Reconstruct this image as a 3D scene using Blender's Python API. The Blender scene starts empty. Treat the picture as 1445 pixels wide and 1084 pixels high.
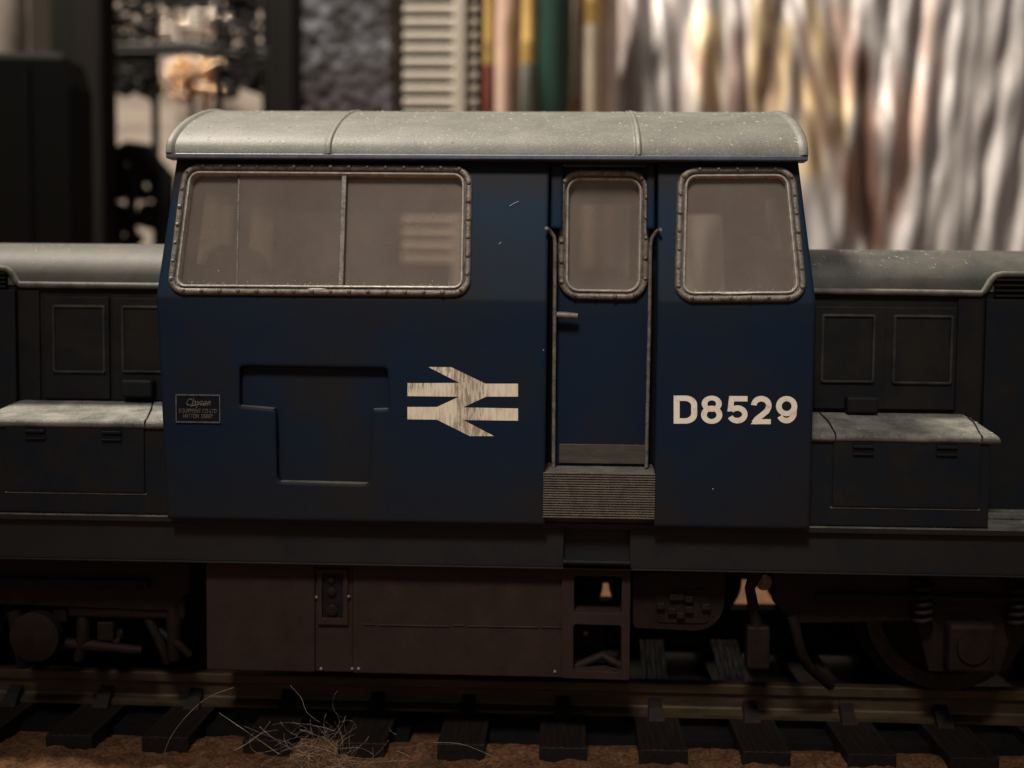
import bpy, bmesh, math, random
from mathutils import Vector, Matrix
from mathutils.geometry import tessellate_polygon

random.seed(7)
SC = bpy.context.scene
COL = SC.collection
# one Blender unit is one millimetre: a 4 mm-to-the-foot model on a table
SC.unit_settings.system = 'METRIC'
SC.unit_settings.scale_length = 0.001
SC.unit_settings.length_unit = 'MILLIMETERS'

# ------------------------------------------------------------------ camera
W, H, F = 1445.0, 1084.0, 1650.0           # photograph size and focal length in its pixels
CAM = Vector((5.0, -99.8, 29.0))
VPX, VPY, HSLOPE = 790.0, 440.0, 0.0095       # vanishing point of the cross direction, horizon tilt
_a = Vector(((VPX - W / 2) / F, (VPY - H / 2) / F, 1.0)).normalized()   # world +Y in camera axes (x right, y down, z fwd)
_b = Vector((1.0, HSLOPE, 0.0)); _b = (_b - _a * _b.dot(_a)).normalized()   # world +X
_c = _b.cross(_a)                                                          # world +Z (right handed)
if _c.y > 0: _c = -_c
def world_dir(v):
    return Vector((_b.dot(v), _a.dot(v), _c.dot(v)))
cam_x = world_dir(Vector((1, 0, 0))); cam_y = world_dir(Vector((0, -1, 0))); cam_z = world_dir(Vector((0, 0, -1)))
cd = bpy.data.cameras.new('camera'); camera = bpy.data.objects.new('camera', cd); COL.objects.link(camera)
camera.matrix_world = Matrix(((cam_x.x, cam_y.x, cam_z.x, CAM.x), (cam_x.y, cam_y.y, cam_z.y, CAM.y),
                              (cam_x.z, cam_y.z, cam_z.z, CAM.z), (0, 0, 0, 1)))
cd.sensor_width = 36.0; cd.sensor_fit = 'HORIZONTAL'; cd.lens = F / W * 36.0
cd.clip_start = 1.0; cd.clip_end = 3000.0
cd.dof.use_dof = True; cd.dof.focus_distance = 82.5
APERTURE = 1.15                                     # mm across
cd.dof.aperture_fstop = cd.lens * 1e-3 / APERTURE
SC.camera = camera

# ------------------------------------------------------------------ light
world = bpy.data.worlds.new('World'); SC.world = world; world.use_nodes = True
bg = world.node_tree.nodes['Background']
bg.inputs[0].default_value = (1.0, 0.92, 0.84, 1); bg.inputs[1].default_value = 0.15
ld = bpy.data.lights.new('room_lamp', 'AREA'); ld.shape = 'DISK'; ld.size = 70
ld.energy = 5.8e6; ld.color = (1.0, 0.89, 0.76)
lamp = bpy.data.objects.new('room_lamp', ld); COL.objects.link(lamp)
lamp.location = (-190, 58, 500)
lamp.rotation_euler = (Vector((0, 30, 0)) - lamp.location).to_track_quat('-Z', 'Y').to_euler()
ld2 = bpy.data.lights.new('front_fill_spot', 'SPOT'); ld2.spot_size = math.radians(22); ld2.spot_blend = 1.0; ld2.shadow_soft_size = 28  # added front fill; narrow cone shaped to darken the ends and underside
ld2.energy = 3.0e6; ld2.color = (1.0, 0.92, 0.83)
lamp2 = bpy.data.objects.new('front_fill_spot', ld2); COL.objects.link(lamp2)
lamp2.location = (-25, -205, 255)
lamp2.rotation_euler = (Vector((3, -17, 35)) - lamp2.location).to_track_quat('-Z', 'Y').to_euler()
vs = SC.view_settings
vs.view_transform = 'Standard'; vs.look = 'None'; vs.exposure = 0.0; vs.gamma = 1.0; vs.use_curve_mapping = False

# ------------------------------------------------------------------ measuring
def ray(px, py):
    return world_dir(Vector(((px - W / 2) / F, (py - H / 2) / F, 1.0)))
def at(px, py, Y):
    d = ray(px, py); t = (Y - CAM.y) / d.y
    p = CAM + d * t
    return Vector((p.x, Y, p.z))
def at_z(px, py, Z):
    d = ray(px, py); t = (Z - CAM.z) / d.z
    return CAM + d * t
YW, YT = -17.8, -15.9           # cab side: waist and cantrail
ZW = at(690, 424, YW).z
ZT = at(690, 224, YT).z
def side_y(z):
    return YW if z <= ZW else YW + (YT - YW) * (z - ZW) / (ZT - ZW)
def on_side(px, py):            # point of the cab side seen at a pixel of the photograph
    p = at(px, py, YW)
    if p.z <= ZW: return p
    d = ray(px, py); k = (YT - YW) / (ZT - ZW)
    t = (YW - CAM.y + k * (CAM.z - ZW)) / (d.y - k * d.z)
    return CAM + d * t

# ------------------------------------------------------------------ materials
def nt(m):
    m.use_nodes = True
    t = m.node_tree; return t, t.nodes, t.links, t.nodes['Principled BSDF']
def ramp(n, stops):
    r = n.new('ShaderNodeValToRGB')
    while len(r.color_ramp.elements) < len(stops): r.color_ramp.elements.new(0.5)
    for e, (p, c) in zip(r.color_ramp.elements, stops):
        e.position = p; e.color = (c[0], c[1], c[2], 1) if not isinstance(c, (int, float)) else (c, c, c, 1)
    return r
def noise(n, l, scale, detail=4, rough=0.6, vec=None, stretch=None, coord='Object'):
    tc = n.new('ShaderNodeTexCoord'); t = n.new('ShaderNodeTexNoise')
    t.inputs['Scale'].default_value = scale; t.inputs['Detail'].default_value = detail; t.inputs['Roughness'].default_value = rough
    if stretch:
        mp = n.new('ShaderNodeMapping'); mp.inputs['Scale'].default_value = stretch
        l.new(tc.outputs[coord], mp.inputs['Vector']); l.new(mp.outputs[0], t.inputs['Vector'])
    else: l.new(tc.outputs[coord], t.inputs['Vector'])
    return t
def mix(n, l, fac, a, b, mode='MIX'):
    m = n.new('ShaderNodeMix'); m.data_type = 'RGBA'; m.blend_type = mode
    for s, v in ((m.inputs[0], fac), (m.inputs[6], a), (m.inputs[7], b)):
        if hasattr(v, 'links') or isinstance(v, bpy.types.NodeSocket): l.new(v, s)
        elif isinstance(v, (int, float)): s.default_value = v
        else: s.default_value = (v[0], v[1], v[2], 1)
    return m.outputs[2]
def math_(n, l, op, a, b=0.0, clamp=False):
    m = n.new('ShaderNodeMath'); m.operation = op; m.use_clamp = clamp
    for s, v in ((m.inputs[0], a), (m.inputs[1], b)):
        if isinstance(v, (int, float)): s.default_value = v
        else: l.new(v, s)
    return m.outputs[0]
def surface(name, c1, c2, scale=1.0, rough=0.6, metal=0.0, spec=0.3, bump=0.02, bump_scale=8.0, lo=0.35, hi=0.65,
            stretch=None, speck=None, edge=0.0):
    m = bpy.data.materials.new(name); t, n, l, b = nt(m)
    a = noise(n, l, scale, 5, 0.65, stretch=stretch)
    r = ramp(n, [(lo, c1), (hi, c2)]); l.new(a.outputs['Fac'], r.inputs[0]); col = r.outputs[0]
    if speck:                                  # fine dust lying in the grain of the paint: (colour, noise scale, threshold, amount)
        s = noise(n, l, speck[1], 3, 0.8)
        sr = ramp(n, [(speck[2], 0.0), (speck[2] + 0.12, 1.0)]); l.new(s.outputs['Fac'], sr.inputs[0])
        col = mix(n, l, math_(n, l, 'MULTIPLY', sr.outputs[0], speck[3]), col, speck[0])
    l.new(col, b.inputs['Base Color'])
    b.inputs['Roughness'].default_value = rough; b.inputs['Metallic'].default_value = metal
    b.inputs['Specular IOR Level'].default_value = spec
    nrm = None
    if edge:
        bv = n.new('ShaderNodeBevel'); bv.samples = 4; bv.inputs['Radius'].default_value = edge; nrm = bv.outputs[0]
    if bump:
        f = noise(n, l, bump_scale, 4, 0.7); bp = n.new('ShaderNodeBump')
        bp.inputs['Distance'].default_value = bump; bp.inputs['Strength'].default_value = 1.0
        l.new(f.outputs['Fac'], bp.inputs['Height'])
        if nrm: l.new(nrm, bp.inputs['Normal'])
        nrm = bp.outputs[0]
    if nrm: l.new(nrm, b.inputs['Normal'])
    return m

BLUE = (0.0036, 0.0128, 0.0315); BLUE2 = (0.0030, 0.0190, 0.0440); GRIME = (0.0150, 0.0125, 0.0098)
REC_PX_C = [at(390, 560, -17.8), at(520, 620, -17.8)]
def blue_paint(name):
    """dark blue paint with airbrushed brown-grey weathering at the sill, under the gutter and in soft clouds"""
    m = bpy.data.materials.new(name); t, n, l, b = nt(m)
    g = n.new('ShaderNodeNewGeometry'); sp = n.new('ShaderNodeSeparateXYZ'); l.new(g.outputs['Position'], sp.inputs[0])
    cloud = noise(n, l, 0.13, 3, 0.5); fine = noise(n, l, 2.2, 5, 0.7)
    # clean paint left between the windows and above the waist
    up = n.new('ShaderNodeMapRange'); up.inputs[1].default_value = ZW - 1.6; up.inputs[2].default_value = ZW + 0.8
    l.new(sp.outputs['Z'], up.inputs[0])
    base = mix(n, l, math_(n, l, 'MULTIPLY', up.outputs[0], 0.85), BLUE, BLUE2)
    low = n.new('ShaderNodeMapRange'); low.inputs[1].default_value = 20.5; low.inputs[2].default_value = 14.6
    l.new(sp.outputs['Z'], low.inputs[0])
    top = n.new('ShaderNodeMapRange'); top.inputs[1].default_value = ZT - 3.6; top.inputs[2].default_value = ZT - 1.6
    l.new(sp.outputs['Z'], top.inputs[0])
    cr = ramp(n, [(0.46, 0.0), (0.68, 1.0)]); l.new(cloud.outputs['Fac'], cr.inputs[0])
    fac = math_(n, l, 'ADD', math_(n, l, 'MULTIPLY', low.outputs[0], 0.75), math_(n, l, 'MULTIPLY', top.outputs[0], 0.85), True)
    fac = math_(n, l, 'ADD', fac, math_(n, l, 'MULTIPLY', cr.outputs[0], 0.65), True)
    rc = sum(REC_PX_C, Vector()) / len(REC_PX_C)                       # soot round the recess and under the windows
    ex = math_(n, l, 'DIVIDE', math_(n, l, 'SUBTRACT', sp.outputs['X'], rc.x), 8.2); ez = math_(n, l, 'DIVIDE', math_(n, l, 'SUBTRACT', sp.outputs['Z'], rc.z), 6.4)
    rr = math_(n, l, 'ADD', math_(n, l, 'MULTIPLY', ex, ex), math_(n, l, 'MULTIPLY', ez, ez))
    rm = n.new('ShaderNodeMapRange'); rm.inputs[1].default_value = 1.25; rm.inputs[2].default_value = .3; l.new(rr, rm.inputs[0])
    cl2 = ramp(n, [(0.35, .35), (0.6, 1.0)]); l.new(cloud.outputs['Fac'], cl2.inputs[0])
    fac = math_(n, l, 'ADD', fac, math_(n, l, 'MULTIPLY', math_(n, l, 'MULTIPLY', rm.outputs[0], cl2.outputs[0]), .45), True)
    uw = n.new('ShaderNodeMapRange'); uw.inputs[1].default_value = ZW - 2.2; uw.inputs[2].default_value = ZW - .2; l.new(sp.outputs['Z'], uw.inputs[0])
    uw2 = n.new('ShaderNodeMapRange'); uw2.inputs[1].default_value = ZW + 1.2; uw2.inputs[2].default_value = ZW + .2; l.new(sp.outputs['Z'], uw2.inputs[0])
    fac = math_(n, l, 'ADD', fac, math_(n, l, 'MULTIPLY', math_(n, l, 'MULTIPLY', uw.outputs[0], uw2.outputs[0]), .35), True)
    fr = ramp(n, [(0.3, 0.5), (0.7, 1.0)]); l.new(fine.outputs['Fac'], fr.inputs[0])
    fac = math_(n, l, 'MULTIPLY', fac, fr.outputs[0])
    col = mix(n, l, fac, base, GRIME)
    s = noise(n, l, 9.0, 2, 0.9); sr = ramp(n, [(0.74, 0.0), (0.80, 1.0)]); l.new(s.outputs['Fac'], sr.inputs[0])
    col = mix(n, l, math_(n, l, 'MULTIPLY', sr.outputs[0], 0.25), col, (0.11, 0.10, 0.09))
    l.new(col, b.inputs['Base Color'])
    b.inputs['Roughness'].default_value = 0.52; b.inputs['Specular IOR Level'].default_value = 0.16
    bv = n.new('ShaderNodeBevel'); bv.samples = 6; bv.inputs['Radius'].default_value = 0.38
    f = noise(n, l, 14.0, 3, 0.7); bp = n.new('ShaderNodeBump'); bp.inputs['Distance'].default_value = 0.008
    l.new(f.outputs['Fac'], bp.inputs['Height']); l.new(bv.outputs[0], bp.inputs['Normal']); l.new(bp.outputs[0], b.inputs['Normal'])
    return m

M = {}
M['blue'] = blue_paint('weathered_blue_paint')
M['roof'] = surface('dusty_grey_roof_paint', (0.088, 0.088, 0.075), (0.128, 0.126, 0.108), 0.35, 0.55, 0, 0.4, 0.022, 6.0,
                    speck=((0.40, 0.39, 0.34), 5.5, 0.57, 0.42), edge=0.12)
M['fascia'] = surface('blue_grey_gutter_paint', (0.045, 0.055, 0.085), (0.08, 0.09, 0.12), 1.5, 0.38, 0, 0.5, 0.01, 9.0)
M['hood_roof'] = surface('dusty_blue_grey_hood_paint', (0.046, 0.048, 0.044), (0.080, 0.076, 0.065), 0.35, 0.6, 0, 0.3, 0.012, 9.0,
                         speck=((0.32, 0.31, 0.28), 6.0, 0.62, 0.5))
M['hood_side'] = surface('grimy_dark_hood_paint', (0.0068, 0.0080, 0.0104), (0.0150, 0.0128, 0.0106), 0.3, 0.6, 0, 0.15, 0.02, 9.0, edge=0.1)
M['rim'] = surface('rubbed_panel_rim', (0.014, 0.013, 0.012), (0.04, 0.037, 0.033), 0.6, 0.55, 0, 0.3, 0.01, 9.0)
M['box'] = surface('grimy_blue_box_paint', (0.0056, 0.0098, 0.0165), (0.0130, 0.0122, 0.0108), 0.35, 0.55, 0, 0.15, 0.02, 9.0, edge=0.1)
M['lid'] = surface('dust_covered_lid_paint', (0.075, 0.076, 0.068), (0.19, 0.185, 0.165), 0.5, 0.75, 0, 0.2, 0.05, 7.0,
                   speck=((0.45, 0.44, 0.40), 6.0, 0.58, 0.5))
M['foot'] = surface('dusty_footplate_paint', (0.075, 0.07, 0.062), (0.15, 0.145, 0.13), 0.6, 0.7, 0, 0.2, 0.03, 7.0)
M['sole'] = surface('grimy_solebar_paint', (0.0085, 0.0105, 0.0135), (0.0145, 0.0135, 0.0125), 0.25, 0.55, 0, 0.25, 0.015, 8.0, edge=0.1)
M['brown'] = surface('frame_dirt_brown_paint', (0.0190, 0.0108, 0.0086), (0.0280, 0.0162, 0.0128), 0.5, 0.65, 0, 0.2, 0.015, 9.0, edge=0.1)
M['dkbrown'] = surface('sooty_brown_metal', (0.0085, 0.0050, 0.0042), (0.0150, 0.0088, 0.0072), 0.8, 0.65, 0, 0.15, 0.02, 7.0)
M['frame'] = surface('tarnished_window_frame', (0.095, 0.080, 0.067), (0.23, 0.20, 0.17), 1.9, 0.38, 0.15, 0.7, 0.05, 6.0)
M['lip'] = surface('bare_alloy_glazing_lip', (0.30, 0.265, 0.225), (0.55, 0.50, 0.44), 2.2, 0.3, 0.2, 0.7, 0.02, 8.0)
M['rail_tube'] = surface('grimy_handrail_metal', (0.12, 0.10, 0.08), (0.26, 0.22, 0.18), 2.0, 0.5, 0.2, 0.4, 0.03, 7.0)
M['step'] = surface('ribbed_step_dirt', (0.10, 0.082, 0.066), (0.17, 0.14, 0.115), 1.4, 0.6, 0, 0.3, 0.02, 8.0)
M['kick'] = surface('scuffed_kick_plate', (0.045, 0.038, 0.031), (0.075, 0.064, 0.052), 0.8, 0.6, 0, 0.3, 0.02, 8.0, stretch=(0.5, 1, 3))
M['black'] = surface('matt_black', (0.004, 0.004, 0.0045), (0.008, 0.0075, 0.0075), 1.0, 0.6, 0, 0.15, 0)
M['cabin'] = surface('cab_interior_brown', (0.055, 0.044, 0.036), (0.085, 0.07, 0.058), 0.3, 0.7, 0, 0.2, 0.0)
M['dark_in'] = surface('cab_fittings_dark', (0.018, 0.015, 0.013), (0.03, 0.025, 0.022), 0.5, 0.6, 0, 0.2, 0.0)
M['rail'] = surface('rusty_rail', (0.030, 0.020, 0.0105), (0.066, 0.044, 0.023), 0.9, 0.5, 0.3, 0.4, 0.02, 6.0, stretch=(0.3, 1, 1))
M['railhead'] = M['rail']
M['sleeper'] = surface('brown_sleeper_plastic', (0.007, 0.005, 0.0044), (0.0135, 0.0098, 0.0082), 1.2, 0.5, 0, 0.18, 0.02, 3.0, stretch=(3, 0.25, 3))
M['wheel'] = surface('dull_wheel_steel', (0.012, 0.010, 0.009), (0.028, 0.024, 0.021), 2.0, 0.4, 0.7, 0.5, 0.02, 6.0)
M['strip'] = surface('lit_sleeper_grey', (0.16, 0.16, 0.15), (0.60, 0.60, 0.57), 2.4, 0.4, 0.3, 0.5, 0.03, 6.0, stretch=(2, .4, .4))
M['hair'] = surface('pale_pet_hair', (0.30, 0.23, 0.17), (0.55, 0.45, 0.36), 0.3, 0.45, 0, 0.5, 0)
M['dust'] = surface('white_dust_lint', (0.62, 0.60, 0.55), (0.8, 0.78, 0.73), 0.3, 0.8, 0, 0.2, 0)

def decal_material():
    m = bpy.data.materials.new('scuffed_cream_transfer'); t, n, l, b = nt(m)
    a = noise(n, l, 1.0, 6, 0.75, stretch=(5.0, 1.0, 0.7)); big = noise(n, l, 0.33, 2, 0.5)
    r = ramp(n, [(0.46, 0.0), (0.58, 1.0)]); l.new(a.outputs['Fac'], r.inputs[0])
    r2 = ramp(n, [(0.42, 0.25), (0.56, 1.0)]); l.new(big.outputs['Fac'], r2.inputs[0])
    g = n.new('ShaderNodeNewGeometry'); sp = n.new('ShaderNodeSeparateXYZ'); l.new(g.outputs['Position'], sp.inputs[0])
    xm = at(661, 560, YW).x                               # the rubbed middle of the emblem
    dx = math_(n, l, 'ABSOLUTE', math_(n, l, 'SUBTRACT', sp.outputs['X'], xm))
    mr = n.new('ShaderNodeMapRange'); mr.inputs[1].default_value = 1.3; mr.inputs[2].default_value = 0.5; l.new(dx, mr.inputs[0])
    wear = math_(n, l, 'ADD', r2.outputs[0], math_(n, l, 'MULTIPLY', mr.outputs[0], 0.5), True)
    f = math_(n, l, 'MULTIPLY', math_(n, l, 'MULTIPLY', math_(n, l, 'ADD', r.outputs[0], math_(n, l, 'MULTIPLY', mr.outputs[0], 0.3), True), wear), 0.8)
    l.new(mix(n, l, f, (0.80, 0.70, 0.56), (0.20, 0.16, 0.115)), b.inputs['Base Color'])
    b.inputs['Roughness'].default_value = 0.6; b.inputs['Specular IOR Level'].default_value = 0.2
    return m
M['decal'] = decal_material()
M['number'] = surface('cream_number_transfer', (0.86, 0.78, 0.66), (0.55, 0.46, 0.36), 2.2, 0.6, 0, 0.2, 0.0, lo=0.52, hi=0.78)
M['plate_text'] = surface('dull_plate_lettering', (0.17, 0.15, 0.135), (0.08, 0.07, 0.062), 3.0, 0.6, 0, 0.2, 0.0)
M['plate_black'] = surface('blue_black_plate', (0.0035, 0.0045, 0.009), (0.006, 0.007, 0.012), 1.0, 0.5, 0, 0.15, 0)
M['plate_edge'] = surface('worn_plate_border', (0.06, 0.06, 0.063), (0.12, 0.12, 0.12), 3.0, 0.5, 0, 0.3, 0.0)

def glass_material():
    m = bpy.data.materials.new('dusty_cab_glazing'); t, n, l, b = nt(m)
    out = n['Material Output']
    tr = n.new('ShaderNodeBsdfTransparent'); tr.inputs[0].default_value = (0.88, 0.84, 0.81, 1)
    df = n.new('ShaderNodeBsdfDiffuse'); tl = n.new('ShaderNodeBsdfTranslucent'); gl = n.new('ShaderNodeBsdfGlossy')
    for d in (df, tl): d.inputs[0].default_value = (0.42, 0.355, 0.31, 1)
    gl.inputs['Roughness'].default_value = 0.12; gl.inputs[0].default_value = (0.9, 0.88, 0.85, 1)
    a = noise(n, l, 0.22, 4, 0.6)
    r = ramp(n, [(0.3, 0.36), (0.75, 0.56)]); l.new(a.outputs['Fac'], r.inputs[0])
    mx = n.new('ShaderNodeMixShader'); mx.inputs[0].default_value = 0.45; l.new(df.outputs[0], mx.inputs[1]); l.new(tl.outputs[0], mx.inputs[2])
    m2 = n.new('ShaderNodeMixShader'); l.new(r.outputs[0], m2.inputs[0]); l.new(tr.outputs[0], m2.inputs[1]); l.new(mx.outputs[0], m2.inputs[2])
    m3 = n.new('ShaderNodeMixShader'); m3.inputs[0].default_value = 0.05; l.new(m2.outputs[0], m3.inputs[1]); l.new(gl.outputs[0], m3.inputs[2])
    l.new(m3.outputs[0], out.inputs['Surface'])
    return m
M['glass'] = glass_material()

# ------------------------------------------------------------------ mesh building
class MB:
    def __init__(self): self.v = []; self.f = []
    def add(self, vs_, fs_):
        o = len(self.v); self.v += [tuple(p) for p in vs_]; self.f += [tuple(i + o for i in f) for f in fs_]; return self
    def hexa(self, p):      # 8 points: 0-3 one face, 4-7 the opposite one
        return self.add(p, [(3, 2, 1, 0), (4, 5, 6, 7), (0, 1, 5, 4), (1, 2, 6, 5), (2, 3, 7, 6), (3, 0, 4, 7)])
    def box(self, x0, x1, y0, y1, z0, z1):
        return self.hexa([(x0, y0, z0), (x1, y0, z0), (x1, y1, z0), (x0, y1, z0), (x0, y0, z1), (x1, y0, z1), (x1, y1, z1), (x0, y1, z1)])
    def slab(self, outer, holes, back):
        """outer and holes are lists of 3-d points on one face; back maps a point to its twin on the other face"""
        loops = [list(map(Vector, outer))] + [list(map(Vector, h)) for h in holes]
        tris = tessellate_polygon([[Vector((p.x, p.z, 0)) if True else p for p in lp] for lp in loops])
        pts = [p for lp in loops for p in lp]; N = len(pts)
        fs_ = [tuple(t) for t in tris] + [tuple(N + i for i in reversed(t)) for t in tris]
        o = 0
        for lp in loops:
            k = len(lp)
            for i in range(k):
                a, b = o + i, o + (i + 1) % k
                fs_.append((a, b, N + b, N + a))
            o += k
        return self.add(pts + [back(p) for p in pts], fs_)
    def prism(self, poly, fn0, fn1):
        """poly: list of 2-d points; fn0 and fn1 place them on the two ends"""
        n_ = len(poly)
        tris = tessellate_polygon([[Vector((p[0], p[1], 0)) for p in poly]])
        return self.add([fn0(p) for p in poly] + [fn1(p) for p in poly],
                        [tuple(t) for t in tris] + [tuple(n_ + i for i in reversed(t)) for t in tris] +
                        [(i, (i + 1) % n_, n_ + (i + 1) % n_, n_ + i) for i in range(n_)])
    def tube(self, path, r, seg=8, cap=True):
        path = [Vector(p) for p in path]; n_ = len(path); rings = []
        rr = r if isinstance(r, (list, tuple)) else [r] * n_
        up = None
        for i, p in enumerate(path):
            d = (path[min(i + 1, n_ - 1)] - path[max(i - 1, 0)]).normalized()
            if up is None: up = d.orthogonal().normalized()
            up = (up - d * up.dot(d)).normalized(); s = d.cross(up)
            rings.append([p + (up * math.cos(2 * math.pi * k / seg) + s * math.sin(2 * math.pi * k / seg)) * rr[i] for k in range(seg)])
        fs_ = [(i * seg + k, i * seg + (k + 1) % seg, (i + 1) * seg + (k + 1) % seg, (i + 1) * seg + k) for i in range(n_ - 1) for k in range(seg)]
        if cap: fs_ += [tuple(reversed(range(seg))), tuple((n_ - 1) * seg + k for k in range(seg))]
        return self.add([p for r_ in rings for p in r_], fs_)
    def loft(self, rings, closed_ring=True, cap=False):
        n_, k = len(rings), len(rings[0]); fs_ = []
        for i in range(n_ - 1):
            for j in range(k if closed_ring else k - 1):
                fs_.append((i * k + j, i * k + (j + 1) % k, (i + 1) * k + (j + 1) % k, (i + 1) * k + j))
        if cap: fs_ += [tuple(reversed(range(k))), tuple((n_ - 1) * k + j for j in range(k))]
        return self.add([p for r in rings for p in r], fs_)
    def disc(self, c, axis, r, seg=16, depth=0.1):
        c, axis = Vector(c), Vector(axis).normalized()
        return self.tube([c, c + axis * depth], r, seg)
    def ball(self, c, r, seg=8, rings=5, squash=(1, 1, 1)):
        c = Vector(c); R = []
        for i in range(rings + 1):
            th = math.pi * (0.02 + 0.96 * i / rings)
            R.append([c + Vector((r * math.sin(th) * math.cos(2 * math.pi * k / seg) * squash[0],
                                  r * math.sin(th) * math.sin(2 * math.pi * k / seg) * squash[1], r * math.cos(th) * squash[2])) for k in range(seg)])
        return self.loft(R, True, True)
    def build(self, name, mat, parent=None, smooth=None, bevel=0.0, seg=2):
        me = bpy.data.meshes.new(name); me.from_pydata(self.v, [], self.f); me.update()
        bm = bmesh.new(); bm.from_mesh(me); bmesh.ops.recalc_face_normals(bm, faces=bm.faces); bm.to_mesh(me); bm.free()
        o = bpy.data.objects.new(name, me); COL.objects.link(o)
        me.materials.append(M[mat] if isinstance(mat, str) else mat)
        if parent: attach(o, parent)
        if bevel:
            b = o.modifiers.new('bevel', 'BEVEL'); b.width = bevel; b.segments = seg; b.limit_method = 'ANGLE'; b.angle_limit = math.radians(35)
        if smooth: 
            for p in me.polygons: p.use_smooth = True
            if smooth is not True:
                me.set_sharp_from_angle(angle=math.radians(smooth))
        return o
def attach(o, parent):
    o.parent = parent
    if parent.type == 'EMPTY' and parent.parent is None:
        o.matrix_parent_inverse = Matrix.Translation(-Vector(parent.location)) if parent.rotation_euler.z == 0 else parent.matrix_basis.inverted()
def thing(name, label, cat, loc=(0, 0, 0), group=None):
    o = bpy.data.objects.new(name, None); COL.objects.link(o); o.location = loc; o.empty_display_size = 2
    return tag(o, label, cat, group)
def tag(o, label, cat, group=None, kind=None):
    o['label'] = label
    if cat: o['category'] = cat
    if group: o['group'] = group
    if kind: o['kind'] = kind
    return o
def structure(o):
    o['kind'] = 'structure'; return o
def rounded(pts, r, seg=7):
    """round the corners of a polygon of 3-d points; r a number or one per corner"""
    out = []; n_ = len(pts); pts = [Vector(p) for p in pts]
    rs = r if isinstance(r, (list, tuple)) else [r] * n_
    for i in range(n_):
        p, a, b = pts[i], pts[i - 1], pts[(i + 1) % n_]
        rad = rs[i]
        if rad <= 0: out.append(p); continue
        da, db = (a - p).normalized(), (b - p).normalized()
        ang = da.angle(db); t = min(rad / math.tan(ang / 2), (a - p).length * 0.48, (b - p).length * 0.48)
        c0, c1 = p + da * t, p + db * t
        rad = t * math.tan(ang / 2)
        cen = p + (da + db).normalized() * (rad / math.sin(ang / 2))
        u, w = c0 - cen, c1 - cen; om = u.angle(w)
        for k in range(seg + 1):
            f = k / seg
            out.append(cen + (u * math.sin((1 - f) * om) + w * math.sin(f * om)) / math.sin(om))
    return out
def inset(loop, d, out=0.0, nrm=Vector((0, -1, 0))):
    """offset a planar loop inwards by d and along nrm by out"""
    n_ = len(loop); c = sum(loop, Vector()) / n_; res = []
    for i in range(n_):
        e0 = (loop[i] - loop[i - 1]); e1 = (loop[(i + 1) % n_] - loop[i])
        if e0.length < 1e-7: e0 = e1
        if e1.length < 1e-7: e1 = e0
        n0, n1 = e0.normalized().cross(nrm), e1.normalized().cross(nrm)
        if n0.dot(c - loop[i]) < 0 and n1.dot(c - loop[i]) < 0: n0, n1 = -n0, -n1
        m = (n0 + n1).normalized(); k = max(0.4, m.dot(n0))
        res.append(loop[i] + m * (d / k) + nrm * out)
    return res
def plane_normal(loop):
    n_ = Vector()
    for i in range(len(loop)):
        a, b = loop[i], loop[(i + 1) % len(loop)]
        n_ += Vector(((a.y - b.y) * (a.z + b.z), (a.z - b.z) * (a.x + b.x), (a.x - b.x) * (a.y + b.y)))
    n_.normalize()
    return n_ if n_.y < 0 else -n_
def arc_points(loop, spacing):
    L = [(loop[(i + 1) % len(loop)] - loop[i]).length for i in range(len(loop))]; tot = sum(L)
    k = max(4, round(tot / spacing)); res = []; s = 0; i = 0; acc = 0
    for j in range(k):
        t = tot * (j + 0.5) / k
        while acc + L[i] < t: acc += L[i]; i += 1
        res.append(loop[i].lerp(loop[(i + 1) % len(loop)], (t - acc) / L[i]))
    return res

# ================================================================== the setting
def tabletop_material():
    m = bpy.data.materials.new('cork_grain_baseboard'); t, n, l, b = nt(m)
    a = noise(n, l, 0.55, 6, 0.75); v = n.new('ShaderNodeTexVoronoi'); v.inputs['Scale'].default_value = 1.1
    tc = n.new('ShaderNodeTexCoord'); l.new(tc.outputs['Object'], v.inputs['Vector'])
    r = ramp(n, [(0.3, (0.060, 0.027, 0.0110)), (0.55, (0.112, 0.052, 0.0235)), (0.75, (0.165, 0.082, 0.039))]); l.new(a.outputs['Fac'], r.inputs[0])
    vr = ramp(n, [(0.0, 0.7), (1.0, 1.15)]); l.new(v.outputs['Color'], vr.inputs[0])
    gr = noise(n, l, 3.2, 3, .8); gk = ramp(n, [(.35, .35), (.5, 1.0), (.66, 1.5)]); l.new(gr.outputs['Fac'], gk.inputs[0])
    l.new(mix(n, l, 1.0, mix(n, l, 1.0, r.outputs[0], vr.outputs[0], 'MULTIPLY'), gk.outputs[0], 'MULTIPLY'), b.inputs['Base Color'])
    b.inputs['Roughness'].default_value = 0.85; b.inputs['Specular IOR Level'].default_value = 0.2
    bp = n.new('ShaderNodeBump'); bp.inputs['Distance'].default_value = 0.35; l.new(a.outputs['Fac'], bp.inputs['Height']); l.new(bp.outputs[0], b.inputs['Normal'])
    return m
ZF = -4.1
from mathutils import noise as mnoise
xs = [-400, -300, -200, -120, -80, -60] + [-50 + .55 * k for k in range(200)] + [62, 75, 100, 150, 220, 300, 400]
ys = [-300, -150, -80, -40, -30] + [-25 + .5 * k for k in range(27)] + [-11, -9, 0, 12] + [20 + 20 * k for k in range(20)]
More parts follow.
